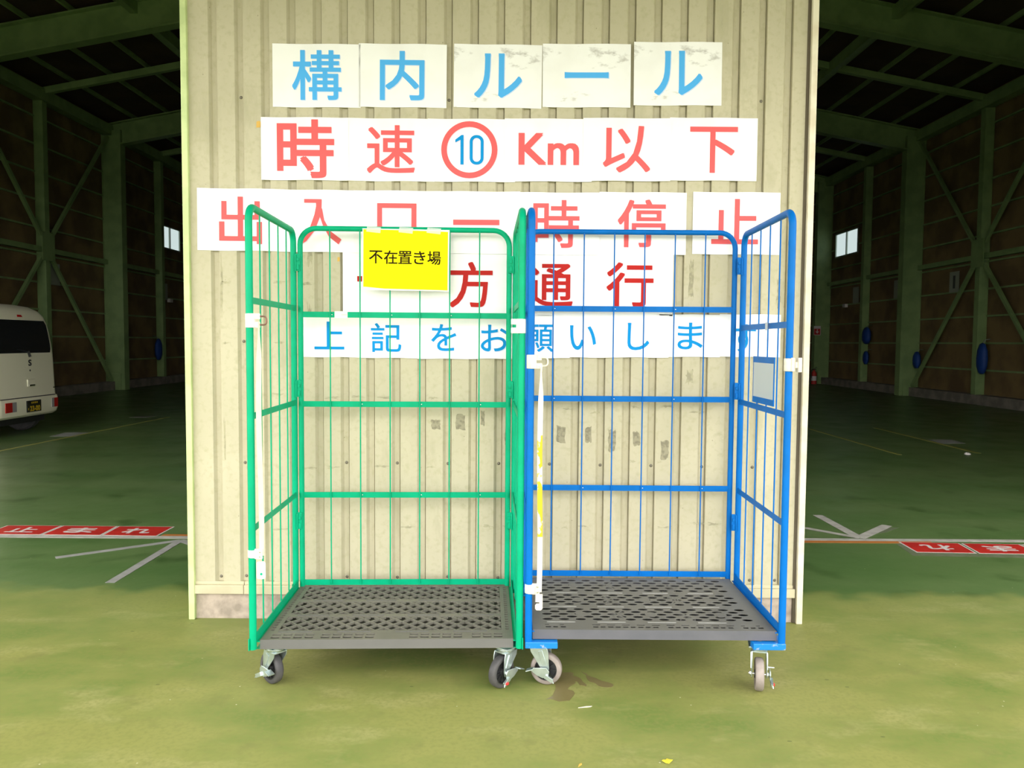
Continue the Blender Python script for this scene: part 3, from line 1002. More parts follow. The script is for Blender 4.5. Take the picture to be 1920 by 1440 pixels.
def deck_holes(w, y0, y1, zb, zt):
    mb = MB()
    hw = w / 2
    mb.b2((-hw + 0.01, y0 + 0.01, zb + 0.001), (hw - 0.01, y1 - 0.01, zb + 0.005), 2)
    for a, b in (((-hw, y0, zb), (hw, y0 + 0.012, zt)), ((-hw, y1 - 0.012, zb), (hw, y1, zt)), ((-hw, y0 + 0.012, zb), (-hw + 0.012, y1 - 0.012, zt)), ((hw - 0.012, y0 + 0.012, zb), (hw, y1 - 0.012, zt))):
        mb.b2(a, b, 1)
    tz = zt - 0.0012
    e = 0.0005
    cw, rh = 0.0685, 0.0305
    yf = y0 + 0.105
    # front strip
    pa, pb = [], []
    for base in (-0.43, -0.24, 0.06, 0.36):
        cnt = 3 if base in (-0.43, 0.36) else 9
        for i in range(cnt):
            xx = base + i * 0.030
            if xx + 0.03 < hw - 0.03:
                pa.append((xx, xx + (0.021 if i % 2 == 0 else 0.019)))
                if i % 2 == 0:
                    pb.append((xx - 0.002, xx + 0.03 if cnt == 9 else xx + 0.014))
    for a, b, sl in ((y0 + 0.0006, y0 + 0.026, []), (y0 + 0.026, y0 + 0.040, pa), (y0 + 0.040, y0 + 0.052, []), (y0 + 0.052, y0 + 0.061, pb), (y0 + 0.061, yf, [])):
        slot_row(mb, -hw + 0.0006, hw - 0.0006, a, b, zt + e, tz, sl)
    X0 = -hw + 0.030
    nc = int((w - 0.06) / cw)
    inner = (y1 - 0.022) - yf
    bh = inner / 3
    hr = 12
    for k in range(3):
        b0 = yf + k * bh
        nr = 5
        r0 = b0
        ch = (bh - 0.034) / nr if k < 2 else bh / nr
        for r in range(nr):
            off = (cw / 2 if (r + k) % 2 else 0.0)
            ya, yb = r0 + r * ch, r0 + (r + 1) * ch
            xs = X0 + off
            mb.b2((-hw + 0.0006, ya, tz), (xs, yb, zt + e))
            nn = nc - (1 if off else 0)
            for c in range(nn):
                xa, xb = xs + c * cw, xs + (c + 1) * cw
                cx, cy = (xa + xb) / 2, (ya + yb) / 2
                inn, out = [], []
                for i in range(hr):
                    a = 2 * PI * i / hr
                    ca, sa = math.cos(a), math.sin(a)
                    inn.append((cx + 0.0215 * ca, cy + 0.0126 * sa))
                    t = min((xb - xa) / 2 / max(abs(ca), 1e-6), (yb - ya) / 2 / max(abs(sa), 1e-6))
                    out.append((cx + ca * t, cy + sa * t))
                vs = [(x, y, zt + e) for x, y in out] + [(x, y, zt + e) for x, y in inn] + [(x, y, tz) for x, y in inn]
                fs = []
                for i in range(hr):
                    j = (i + 1) % hr
                    fs += [(i, j, hr + j, hr + i), (hr + i, hr + j, 2 * hr + j, 2 * hr + i)]
                # corner fill of the cell
                vs += [(xb, yb, zt + e), (xa, yb, zt + e), (xa, ya, zt + e), (xb, ya, zt + e)]
                for q in range(4):
                    best = None
                    for i in range(hr):
                        j = (i + 1) % hr
                        am = 2 * PI * (i + 0.5) / hr
                        cc = vs[3 * hr + q]
                        # the rim edge whose two ends lie on different sides of the cell
                        pi, pj = out[i], out[j]
                        if (pi[0] - cx) * (cc[0] - cx) >= -1e-9 and (pi[1] - cy) * (cc[1] - cy) >= -1e-9 and (pj[0] - cx) * (cc[0] - cx) >= -1e-9 and (pj[1] - cy) * (cc[1] - cy) >= -1e-9:
                            on_x = lambda p_: abs(abs(p_[0] - cx) - (xb - xa) / 2) < 1e-7
                            if on_x(pi) != on_x(pj):
                                fs.append((i, j, 3 * hr + q))
                mb.add(vs, fs, 0)
            mb.b2((xs + nn * cw, ya, tz), (hw - 0.0006, yb, zt + e))
        if k < 2:
            mb.b2((-hw + 0.0006, r0 + nr * ch, tz), (hw - 0.0006, b0 + bh, zt + e))
        # round bosses and saltire cuts at every other cell
        yc = r0 + 2.5 * ch
        x = -hw + 0.21
        alt = 0
        while x < hw - 0.05:
            if alt == 0:
                mb.lathe([(0.026, tz), (0.026, zt + 0.001), (0.0, zt + 0.001)], Matrix.Translation((x, yc, 0)), 20, 0)
            else:
                for sg in (-1, 1):
                    mb.bar((x - 0.03, yc - sg * 0.045, zt - 0.006), (x + 0.03, yc + sg * 0.045, zt - 0.006), 0.007, 0.014, mi=0)
            alt = 1 - alt
            x += 0.145
        x = -hw + 0.06 + 0.02 * k
        while x < hw - 0.12:
            mb.b2((x, b0 - 0.024, zt), (x + 0.115, b0 - 0.017, zt + 0.0022), 3)
            x += 0.205
    mb.b2((-hw + 0.0006, y1 - 0.022, tz), (hw - 0.0006, y1 - 0.0006, zt + e))
    return mb


def caster(parent, x, y, ang, top, tyre, flip=1, red=False):
    """swivel castor: fork is the part, tyre, hub, pedal and bolt are sub-parts"""
    base = Matrix.Translation((x, y, 0)) @ Matrix.Rotation(ang, 4, 'Z')
    ox, R = 0.028 * flip, 0.064
    wc = Vector((ox, 0, R))
    mb = MB()
    mb.box((0, 0, top - 0.003), (0.085, 0.085, 0.006), 0)
    mb.lathe([(0.034, top - 0.022), (0.036, top - 0.012), (0.030, top - 0.006)], Matrix.Identity(4), 20)
    mb.box((0, 0, top - 0.024), (0.066, 0.060, 0.005))
    for s in (-1, 1):
        yy = s * 0.0285
        zt = top - 0.020
        poly = [(-0.036, zt), (0.036, zt), (0.036 + ox * 0.2, zt - 0.02), (ox + 0.017, R + 0.010), (ox + 0.013, R - 0.010), (ox, R - 0.016), (ox - 0.013, R - 0.010), (ox - 0.017, R + 0.010), (-0.036 + ox * 0.2, zt - 0.02)]
        M = Matrix.Translation((0, yy + 0.002, 0)) @ Matrix(((1, 0, 0, 0), (0, 0, -1, 0), (0, 1, 0, 0), (0, 0, 0, 1)))
        mb.prism(poly, M, 0.004)
        # pressed rib down the leg
        mb.bar((ox * 0.3, yy + s * 0.003, zt - 0.012), (ox, yy + s * 0.003, R + 0.02), 0.004, 0.018, up=(1, 0, 0))
    for v in range(len(mb.v)):
        mb.v[v] = tuple(base @ Vector(mb.v[v]))
    fork = mb.build('caster', M_ZINC, parent, smooth=35, bevel=0.0008)
    RX = Matrix.Rotation(PI / 2, 4, 'X')
    Mw = base @ Matrix.Translation(wc) @ RX
    mb = MB()
    mb.lathe([(0.046, -0.015), (0.058, -0.0165), (0.0625, -0.013), (R, -0.006), (R, 0.006), (0.0625, 0.013), (0.058, 0.0165), (0.046, 0.015), (0.046, -0.015)], Mw, 40)
    mb.build('tyre', tyre, fork, smooth=50)
    mb = MB()
    mb.lathe([(0.046, -0.013), (0.046, 0.013), (0.042, 0.013), (0.040, 0.006), (0.018, 0.005), (0.016, 0.018), (0.006, 0.018), (0.006, -0.018), (0.016, -0.018), (0.018, -0.005), (0.040, -0.006), (0.042, -0.013), (0.046, -0.013)], Mw, 32)
    for i in range(10):
        a = 2 * PI * i / 10
        for s in (-1, 1):
            mb.bar(Mw @ Vector((0.015 * math.cos(a), 0.015 * math.sin(a), s * 0.009)), Mw @ Vector((0.043 * math.cos(a), 0.043 * math.sin(a), s * 0.009)), 0.003, 0.006, up=(Mw.to_3x3() @ Vector((0, 0, 1))))
    mb.build('wheel_hub', M_HUB, fork, smooth=40)
    mb = MB()
    mb.lathe([(0.004, -0.040), (0.004, 0.040)], Mw, 10)
    for s in (-1, 1):
        mb.lathe([(0.0095, 0), (0.0095, 0.004), (0.006, 0.008), (0.0, 0.0085)], Mw @ Matrix.Translation((0, 0, 0.031)) if s > 0 else Mw @ Matrix.Rotation(PI, 4, 'X') @ Matrix.Translation((0, 0, 0.031)), 6)
    mb.build('axle_bolt', M_ZINCB, fork, smooth=30)
    # brake pedal on the visible flank
    mb = MB()
    P = base @ Matrix.Translation((ox, -0.040, R)) @ Matrix(((1, 0, 0, 0), (0, 0, -1, 0), (0, 1, 0, 0), (0, 0, 0, 1)))
    f = -flip
    mb.prism([(f * 0.016, 0.016), (f * 0.052, 0.012), (f * 0.058, 0.004), (f * 0.030, -0.016), (f * 0.006, -0.024), (-f * 0.016, -0.020), (-f * 0.020, 0.004), (-f * 0.008, 0.018)], P, 0.004)
    Pt = base @ Matrix.Translation((ox, -0.040, R))
    mb.box(Pt @ Vector((f * 0.058, -0.008, 0.008)), (0.030, 0.028, 0.004), 0, (base.to_3x3() @ Matrix.Rotation(f * 0.35, 3, 'Y')))
    mb.bar(Pt @ Vector((-f * 0.004, -0.006, -0.014)), Pt @ Vector((-f * 0.036, -0.008, -0.030)), 0.010, 0.016, mi=0)
    mb.bar(Pt @ Vector((-f * 0.034, -0.010, -0.028)), Pt @ Vector((-f * 0.040, -0.012, -0.038)), 0.004, 0.004, mi=0)
    if red:
        mb.box(Pt @ Vector((-f * 0.026, -0.015, -0.026)), (0.012, 0.006, 0.009), 1, base.to_3x3())
    mb.build('brake_pedal', [M_ZINC, M_RED], fork, bevel=0.0008)


def post_clamp(parent, x, y, z, h, m, side, ringm=None):
    """plastic sleeve round a post, with lugs and screws towards +x*side"""
    mb = MB()
    mb.lathe([(0.0152, z - h / 2), (0.0162, z - h / 2 + 0.002), (0.0162, z + h / 2 - 0.002), (0.0152, z + h / 2)], Matrix.Translation((x, y, 0)), 24)
    mb.b2((x - side * 0.004, y - 0.0185, z - h / 2), (x + side * 0.022, y + 0.004, z + h / 2))
    for dz in (-0.3, 0.3):
        mb.b2((x + side * 0.012, y - 0.012, z + dz * h - 0.011), (x + side * 0.042, y - 0.002, z + dz * h + 0.011))
    c = mb.build('post_clamp', m, parent, smooth=40, bevel=0.002)
    for dz in (-0.3, 0.3):
        mb = MB()
        mb.lathe([(0.005, 0), (0.0045, 0.002), (0, 0.0025)], Matrix.Translation((x + side * 0.034, y - 0.0125, z + dz * h)) @ Matrix.Rotation(PI / 2, 4, 'X'), 10)
        mb.build('screw', M_ZINCB, c, smooth=40)
    if ringm:
        pts = round_path([(x + side * 0.036, y - 0.007, z + 0.3 * h), (x + side * 0.066, y - 0.007, z + 0.3 * h), (x + side * 0.066, y - 0.007, z - 0.3 * h), (x + side * 0.036, y - 0.007, z - 0.3 * h)], 0.012, 5)
        mb = MB()
        mb.tube(pts, 0.0032, 8)
        mb.build('strap_ring', ringm, c, smooth=40)
    return c


def strap(parent, x, y, z0, z1, m, name='strap'):
    """webbing gathered at the ring, flat and slightly wavy below"""
    n = 26
    w = 0.020
    vs, fs = [], []
    for i in range(n + 1):
        t = i / n
        z = z0 + (z1 - z0) * t
        ww = w * (0.28 + 0.72 * min(1.0, max(0.0, (t - 0.03) / 0.10)))
        wob = 0.0022 * math.sin(7 * t + x * 9) * min(1, t * 5)
        yy = y - 0.004 - 0.004 * math.sin(5 * t)
        for sx, sy in ((-1, -1), (1, -1), (1, 1), (-1, 1)):
            vs.append((x + wob + sx * ww / 2, yy + sy * 0.0012, z))
    for i in range(n):
        for j in range(4):
            a, b = i * 4 + j, i * 4 + (j + 1) % 4
            fs.append((a, b, b + 4, a + 4))
    fs += [(0, 1, 2, 3), (n * 4, n * 4 + 1, n * 4 + 2, n * 4 + 3)]
    mb = MB()
    mb.add(vs, fs)
    # loop through the ring
    mb.tube([(x, y - 0.003, z0 + 0.012), (x + 0.002, y - 0.010, z0 + 0.006), (x, y - 0.004, z0 - 0.02)], 0.004, 8)
    return mb.build(name, m, parent)


def trolley(name, label, loc, rz, W, paint, corner, zs, side_zs, z_base, deck_z, deck_mb, deck_mats, group, splay=0.0, back=None):
    root = thing(name, label, 'trolley', loc, rz, group)
    hw, hd, top, rt = W / 2, 0.34, 1.905, 0.0142
    def lean(mb, s):      # the sides stand slightly apart at the back
        mb.v = [(x_ + s * splay * (y_ + hd) / (2 * hd), y_, z_) for x_, y_, z_ in mb.v]
        return mb

    # side panels
    for s in (-1, 1):
        mb = MB()
        x = s * hw
        mb.tube(round_path([(x, -hd, z_base), (x, -hd, top - rt), (x, hd, top - rt), (x, hd, z_base)], 0.055, 7), rt, 14)
        side = lean(mb, s).build('side_panel', [paint, M_BLUEWORN], root, smooth=50)
        for z in (side_zs if s < 0 or paint is not M_BLUE else [side_zs[0] - 0.05] + side_zs[1:]):
            mb = MB()
            mb.b2((x - s * 0.008 - 0.0018, -hd + 0.006, z - 0.0125), (x - s * 0.008 + 0.0018, hd - 0.006, z + 0.0125))
            lean(mb, s).build('cross_bar', paint, side)
        mb = MB()
        zb = deck_z[1] + 0.022
        mb.b2((x - s * 0.012 - 0.002, -hd + 0.006, zb - 0.028), (x - s * 0.012 + 0.002, hd - 0.006, zb + 0.010))
        mb.b2((x - s * 0.012, -hd + 0.006, zb - 0.030), (x - s * 0.024, hd - 0.006, zb - 0.026))
        lean(mb, s).build('bottom_rail', paint, side)
        for k in range(1, 5):
            y = -hd + 2 * hd * k / 5
            mb = MB()
            mb.tube([(x - s * 0.002, y, zb), (x - s * 0.002, y, top - 0.03)], 0.0032, 8)
            lean(mb, s).build('wire', paint, side, smooth=50)
        for z in (1.745, 1.155, 0.525):
            mb = MB()
            mb.b2((x - s * 0.034, hd - 0.014, z - 0.040), (x - s * 0.012, hd - 0.0095, z + 0.040))
            mb.b2((x - s * 0.030, hd - 0.018, z - 0.034), (x - s * 0.018, hd - 0.012, z - 0.010))
            mb.b2((x - s * 0.030, hd - 0.018, z + 0.006), (x - s * 0.018, hd - 0.012, z + 0.020))
            mb.tube([(x - s * 0.013, hd - 0.016, z - 0.044), (x - s * 0.013, hd - 0.016, z + 0.036)], 0.004, 8)
            lean(mb, s).build('hinge', paint, side, smooth=40, bevel=0.001)
    # back panel
    bl, bx, by = back or (hw - 0.031, hw - 0.031, hd + 0.004)
    mb = MB()
    mb.tube(round_path([(-bl, by, z_base), (-bl, by, top), (bx, by, top), (bx, by, z_base)], 0.075, 8), 0.0125, 14)
    back = mb.build('back_panel', paint, root, smooth=50)
    for z in zs:
        mb = MB()
        mb.b2((-bl + 0.006, by - 0.0065, z - 0.0135), (bx - 0.006, by - 0.0025, z + 0.0135))
        bar = mb.build('cross_bar', paint, back)
    for k in range(1, 7):
        x = -bl + (bl + bx) * k / 7
        mb = MB()
        mb.tube([(x, by - 0.011, zs[-1] - 0.005), (x, by - 0.011, top - 0.008)], 0.0032, 8)
        mb.build('wire', paint, back, smooth=50)
        for z in zs[:-1]:
            if (k + int(z * 10)) % 2 == 0:
                mb = MB()
                mb.lathe([(0.003, 0), (0.002, 0.0015), (0, 0.002)], Matrix.Translation((x + 0.008, by - 0.0065, z)) @ Matrix.Rotation(PI / 2, 4, 'X'), 8)
                mb.build('rivet', M_ZINCB, back)
    # deck
    deck_mb.build('deck', deck_mats, root)
    # corner irons under the deck
    for sx in (-1, 1):
        for sy in (-1, 1):
            mb = MB()
            if corner == 'angle':
                yy = sy * hd
                mb.b2((sx * (hw + 0.0125), yy - sy * 0.0 - 0.016, deck_z[0] - 0.030), (sx * (hw - 0.115), yy + 0.030 if sy < 0 else yy - 0.030, deck_z[0] - 0.004))
                mb.b2((sx * (hw + 0.0125), yy, deck_z[0] - 0.014), (sx * (hw - 0.10), yy - sy * 0.12, deck_z[0] - 0.006))
                mb.build('corner_iron', [M_BLUEWORN], root, bevel=0.003)
            else:
                mb.b2((sx * (hw - 0.005), sy * hd - sy * 0.02, deck_z[0] - 0.004), (sx * (hw - 0.13), sy * (hd - 0.12), deck_z[0] - 0.001))
                mb.b2((sx * (hw + 0.010), sy * hd - 0.016, z_base - 0.002), (sx * (hw + 0.0145), sy * hd + 0.016, z_base + 0.045))
                mb.build('corner_iron', [paint], root, bevel=0.001)
    return root, back


# green trolley
zb1, zt1 = 0.168, 0.205
green, gback = trolley('roll_cage_trolley', 'green tubular roll cage trolley with yellow sign and black wheels', (-0.496, 3.325, 0), math.radians(1.9), 1.043, M_GREEN, 'plate',
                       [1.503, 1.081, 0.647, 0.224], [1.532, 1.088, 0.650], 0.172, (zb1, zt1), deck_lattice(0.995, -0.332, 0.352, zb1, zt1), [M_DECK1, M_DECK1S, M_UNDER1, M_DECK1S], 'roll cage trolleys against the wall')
caster(green, -0.452, -0.275, math.radians(-42), zb1 - 0.004, M_TYREB, -1)
caster(green, 0.470, -0.290, math.radians(48), zb1 - 0.004, M_TYREB, -1, red=True)
caster(green, -0.44, 0.27, 0.4, zb1 - 0.004, M_TYREB, 1)
caster(green, 0.44, 0.27, -0.3, zb1 - 0.004, M_TYREB, 1)
xg = -0.5215
post_clamp(green, xg, -0.34, 1.455, 0.054, M_WPLAS, 1, M_BRONZE)
st = strap(green, xg + 0.037, -0.345, 1.436, 0.545, M_STRAP1)
mb = MB()
hk = oval_path(0, 0.034, 0.068, 0.008, 4)
mb.prism(hk, Matrix.Translation((xg + 0.038, -0.352, 0.490)) @ ROT_WALL, 0.004)
mb.lathe([(0.005, 0), (0.005, 0.001)], Matrix.Translation((xg + 0.039, -0.3561, 0.475)) @ Matrix.Rotation(PI / 2, 4, 'X'), 10, 1)
mb.build('strap_hook', [M_WPLAS, M_GREEN], st)
post_clamp(green, xg, -0.34, 0.552, 0.030, M_WPLAS, 1)
post_clamp(green, -xg, -0.34, 1.442, 0.056, M_WPLAS, -1)
# small white label on the upper bar
mb = MB()
mb.b2((-0.330, 0.3365, 1.487), (-0.270, 0.3372, 1.519))
lb = mb.build('white_label', M_WPLAS, gback)
mb = MB()
for i in range(5):
    mb.b2((-0.298 + i * 0.0052, 0.3362, 1.502), (-0.2945 + i * 0.0052, 0.33635, 1.504))
mb.build('label_print', M_BLACK, lb)

# blue trolley
zb2, zt2 = 0.207, 0.245
blue, bback = trolley('roll_cage_trolley', 'blue tubular roll cage trolley with grey wheels and stained strap', (0.572, 3.335, 0), 0.0, 1.000, M_BLUE, 'angle',
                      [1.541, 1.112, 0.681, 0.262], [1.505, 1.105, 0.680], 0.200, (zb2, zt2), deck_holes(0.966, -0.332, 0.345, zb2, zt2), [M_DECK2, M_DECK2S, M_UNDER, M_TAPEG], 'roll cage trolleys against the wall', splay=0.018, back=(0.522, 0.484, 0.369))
caster(blue, -0.452, -0.265, math.radians(-14), zb2 - 0.030, M_TYREG, 1)
caster(blue, 0.430, -0.285, math.radians(76), zb2 - 0.030, M_TYREG, -1, red=True)
caster(blue, -0.43, 0.27, 0.5, zb2 - 0.030, M_TYREG, 1)
caster(blue, 0.43, 0.27, -0.2, zb2 - 0.030, M_TYREG, 1)
xb_ = -0.500
post_clamp(blue, xb_, -0.34, 1.305, 0.054, M_CPLAS, 1, M_CPLAS)
st = strap(blue, xb_ + 0.040, -0.345, 1.285, 0.40, M_STRAP2)
mb = MB()
mb.prism([(-0.014, 0.030), (0.014, 0.030), (0.014, -0.027), (0.008, -0.034), (-0.010, -0.034), (-0.015, -0.028), (-0.015, -0.014), (-0.010, -0.008), (0.002, -0.007), (0.002, -0.002), (-0.014, -0.001)],
         Matrix.Translation((xb_ + 0.040, -0.352, 0.365)) @ ROT_WALL, 0.004)
mb.build('strap_hook', M_CPLAS, st)
post_clamp(blue, xb_, -0.34, 0.413, 0.036, M_CPLAS, 1)
# clip on the other post
mb = MB()
mb.lathe([(0.0185, 1.275), (0.0195, 1.277), (0.0195, 1.323), (0.0185, 1.325)], Matrix.Translation((0.5, -0.34, 0)), 24)
mb.b2((0.516, -0.362, 1.288), (0.530, -0.352, 1.312))
mb.b2((0.527, -0.368, 1.272), (0.541, -0.340, 1.328))
mb.b2((0.502, -0.366, 1.275), (0.514, -0.346, 1.328))
mb.build('post_clip', M_CPLAS, blue, smooth=40, bevel=0.002)
# card pocket between the wires of the outer side panel
mb = MB()
mb.b2((0.488, -0.205, 1.300), (0.493, 0.068, 1.326))
mb.b2((0.488, -0.205, 1.126), (0.493, 0.068, 1.152))
mb.b2((0.4885, -0.2045, 1.152), (0.4925, -0.198, 1.300))
mb.b2((0.4885, 0.061, 1.152), (0.4925, 0.0675, 1.300))
pk = mb.build('card_pocket', M_BLUE, blue)
mb = MB()
mb.b2((0.489, -0.198, 1.150), (0.492, 0.062, 1.302))
mb.build('card', M_GREYP, pk)
mb = MB()
mb.b2((0.484, -0.120, 1.437), (0.486, -0.095, 1.470))
mb.build('grey_label', M_GREYP, blue)

# yellow sign taped on the green trolley's wires
ySign = 3.648
p = on_y(761, 487.5, ySign)
ys = thing('yellow_sign', 'yellow laminated sign with black lettering taped to the green trolley', 'sign', p, math.radians(1.9))
ys.rotation_euler[1] = math.radians(0.5)
mb = MB()
mb.b2((-0.2025, -0.002, -0.1425), (0.2025, 0.0, 0.1425))
mb.build('laminate', M_YEDGE, ys)
mb = MB()
mb.prism([(-0.1975, -0.128), (-0.10, -0.1355), (0.1965, -0.1385), (0.196, 0.134), (0.05, 0.137), (-0.1985, 0.1385)], Matrix.Translation((0, -0.0021, 0)) @ ROT_WALL, 0.0004)
mb.build('print', M_YELLOW, ys)
mb = MB()
k = ySign / F_PX
tx = '不在置き場'
cxs = [705.5, 733, 759.5, 786.5, 813.5]
for chv, cxp, (w_, h_) in zip(tx, cxs, ((25, 24), (25, 25), (25, 24), (21.5, 24), (25, 25))):
    put_glyph(mb, chv, w_ * k, h_ * k, Matrix.Translation(((cxp - 761) * k, -0.0030, (487.5 - 483) * k)) @ ROT_WALL, 0, 0.016)
mb.build('lettering', M_BLACK, ys)
for x0 in (-0.15, 0.0, 0.13):
    mb = MB()
    mb.prism([(x0 - 0.035, 0.128), (x0 + 0.03, 0.122), (x0 + 0.034, 0.149), (x0 - 0.03, 0.153)], Matrix.Translation((0, -0.0032, 0)) @ ROT_WALL, 0.0005)
    o = mb.build('clear_tape', M_FILM, ys)

# ================================================================== FLOOR MARKS
def quad_on_floor(name, pts, m, h=0.0012):
    mb = MB()
    c = sum((Vector((p[0], p[1], 0)) for p in pts), Vector()) / len(pts)
    mb.prism([(p[0] - c.x, p[1] - c.y) for p in pts], Matrix.Translation((0, 0, 0.0004)), h)
    o = mb.build(name, m)
    o.location = (c.x, c.y, 0)
    return o


def fp(px, py):
    p = on_z(px, py)
    return p.x, p.y


def strip_pts(a, b, w):
    a, b = Vector(a), Vector(b)
    d = (b - a).normalized()
    s = Vector((-d.y, d.x)) * (w / 2)
    return [tuple(a - s), tuple(b - s), tuple(b + s), tuple(a + s)]


yl, yr = 5.335, 5.395
tag(quad_on_floor('floor_tape', [(-6.0, yl - 0.035), (L_X - 0.0, yl - 0.035), (L_X, yl + 0.035), (-6.0, yl + 0.035)], M_TAPE), 'long white floor tape in front of the upright red stop tiles', 'floor tape', 'white floor lines')
tag(quad_on_floor('floor_tape', [(R_X, yr - 0.02), (6.0, yr - 0.02), (6.0, yr + 0.045), (R_X, yr + 0.045)], M_TAPE), 'long white floor tape behind the upside-down red stop tiles', 'floor tape', 'white floor lines')
tag(quad_on_floor('floor_line', [(-2.46, yl + 0.037), (L_X, yl + 0.037), (L_X, yl + 0.085), (-2.46, yl + 0.085)], M_ORANGE), 'orange floor line beside the れ tile', 'floor line', 'orange floor lines')
tag(quad_on_floor('floor_line', [(R_X, yr - 0.075), (2.95, yr - 0.075), (2.95, yr - 0.022), (R_X, yr - 0.022)], M_ORANGE), 'orange floor line at the foot of the two-stroke tape arrow', 'floor line', 'orange floor lines')


def stop_tile(corners, ch, flip, label):
    """corners: near-left, near-right, far-right, far-left as measured"""
    P = [Vector(fp(*c)) for c in corners]
    c = sum(P, Vector((0, 0))) / 4
    o = thing('stop_tile', label, 'floor sign', (c.x, c.y, 0), 0, 'red stop tiles on the floor')
    mb = MB()
    mb.prism([tuple(p - c) for p in P], Matrix.Translation((0, 0, 0.0004)), 0.0014)
    mb.build('white_border', M_FWHITE, o)
    mb = MB()
    mb.prism([tuple((p - c) * 0.945) for p in P], Matrix.Translation((0, 0, 0.0006)), 0.0018)
    mb.build('red_field', M_FRED, o)
    if ch:
        ex = ((P[1] - P[0]) + (P[2] - P[3])) / 2
        ey = ((P[3] - P[0]) + (P[2] - P[1])) / 2
        w, h = ex.length * 0.50, ey.length * 0.56
        ex.normalize()
        ey.normalize()
        if flip:
            ex, ey = -ex, -ey
        M = Matrix(((ex.x, ey.x, 0, 0), (ex.y, ey.y, 0, 0), (0, 0, 1, 0.0030), (0, 0, 0, 1)))
        mb = MB()
        put_glyph(mb, ch, w, h, M, 0, 0.028)
        mb.build('lettering', M_FWHITE, o)


stop_tile([(-31, 1002), (76, 1003), (117, 986), (14, 985.4)], '止', False, 'red floor tile with upright white 止')
stop_tile([(77.5, 1003), (189, 1004), (221, 987), (118.5, 986)], 'ま', False, 'red floor tile with upright white ま')
stop_tile([(190.5, 1004), (294.5, 1005.5), (327, 988), (222.5, 987)], 'れ', False, 'red floor tile with upright white れ')
stop_tile([(1718, 1035.8), (1831.5, 1037.8), (1798, 1019), (1684, 1016.3)], 'れ', True, 'red floor tile with upside-down white れ')
stop_tile([(1836, 1038), (1954, 1040), (1911, 1021), (1802, 1019.2)], 'ま', True, 'red floor tile with upside-down white ま')
stop_tile([(1957, 1040), (2075, 1042), (2024, 1023), (1914, 1021)], '止', True, 'red floor tile at the picture edge beyond the upside-down ま')
w_ = tag(quad_on_floor('glue_stain', [fp(1672, 1014.5), fp(1712, 1042), fp(1925, 1046), fp(1925, 1036), fp(1722, 1034), fp(1690, 1015)], M_WORN, 0.0004), 'dark glue stain around the upside-down stop tiles', 'stain')


def arrow(cx, cy, strips, label, m):
    a = fp(cx, cy)
    o = thing('tape_arrow', label, 'tape arrow', (a[0], a[1], 0), 0, 'tape arrows on the floor')
    for i, (px, py, w) in enumerate(strips):
        b = fp(px, py)
        mb = MB()
        mb.prism([(x - a[0], y - a[1]) for x, y in strip_pts(a, b, w)], Matrix.Translation((0, 0, 0.0006 + 0.0006 * i)), 0.0010)
        mb.build('tape_strip', m, o)


arrow(338, 1013.5, [(104, 1046, 0.055), (206, 1093, 0.055), (420, 1040, 0.055)], 'grey tape arrow with long strokes in front of the upright stop tiles', M_TAPEG)
arrow(1612, 1009, [(1533, 966, 0.075), (1663, 985.5, 0.075), (1480, 985, 0.055)], 'white tape arrow pointing down beside the upside-down stop tiles', M_TAPE)
tag(quad_on_floor('tape_mark', [fp(1642, 1000), fp(1660, 999), fp(1686, 989), fp(1668, 990)], M_WORN, 0.0005), 'dark old tape mark beside the white tape arrow', 'stain')
for (a, b, w, lab) in (((-2, 846), (317, 782), 0.05, 'faded yellow floor line behind the white van'), ((1640, 802), (1835, 850), 0.06, 'faded yellow floor line running under the far white floor patch'),
                       ((1500, 799), (1687, 853), 0.05, 'thin pale floor line running past the cream door trim')):
    tag(quad_on_floor('floor_line', strip_pts(fp(*a), fp(*b), w), M_YLINE, 0.0020), lab, 'floor line', 'faded floor lines')
tag(quad_on_floor('floor_patch', [fp(93, 818.5), fp(142, 818.5), fp(167, 811), fp(122, 811)], M_TAPEG), 'pale square floor patch near the van', 'floor patch', 'pale floor patches')
tag(quad_on_floor('floor_patch', [fp(1765, 832), fp(1810, 831.5), fp(1785, 824.5), fp(1740, 824.5)], M_TAPEG), 'pale square floor patch on the side without the van', 'floor patch', 'pale floor patches')
tag(quad_on_floor('floor_patch', [fp(242, 783), fp(276, 783), fp(295, 780), fp(262, 780)], M_TAPEG), 'small pale floor patch in front of the far columns', 'floor patch', 'pale floor patches')
# small paper scrap on the hall floor
p = fp(1814, 852)
mb = MB()
mb.lathe([(0.038, 0.0), (0.033, 0.014), (0.016, 0.024), (0.0, 0.026)], Matrix.Translation((0, 0, 0.001)), 9)
o = mb.build('paper_scrap', M_FWHITE)
o.location = (p[0], p[1], 0)
tag(o, 'crumpled white paper scrap on the dark hall floor', 'paper')

# damp patch by the grey wheel: a thin film of water
def puddle(outline, label):
    quad = [fp(1000 + x / 6.4, 1230 + y / 6.4) for x, y in outline]
    o = quad_on_floor('puddle', quad, M_WET, 0.0006)
    tag(o, label, 'puddle', 'damp patches by the wheel')


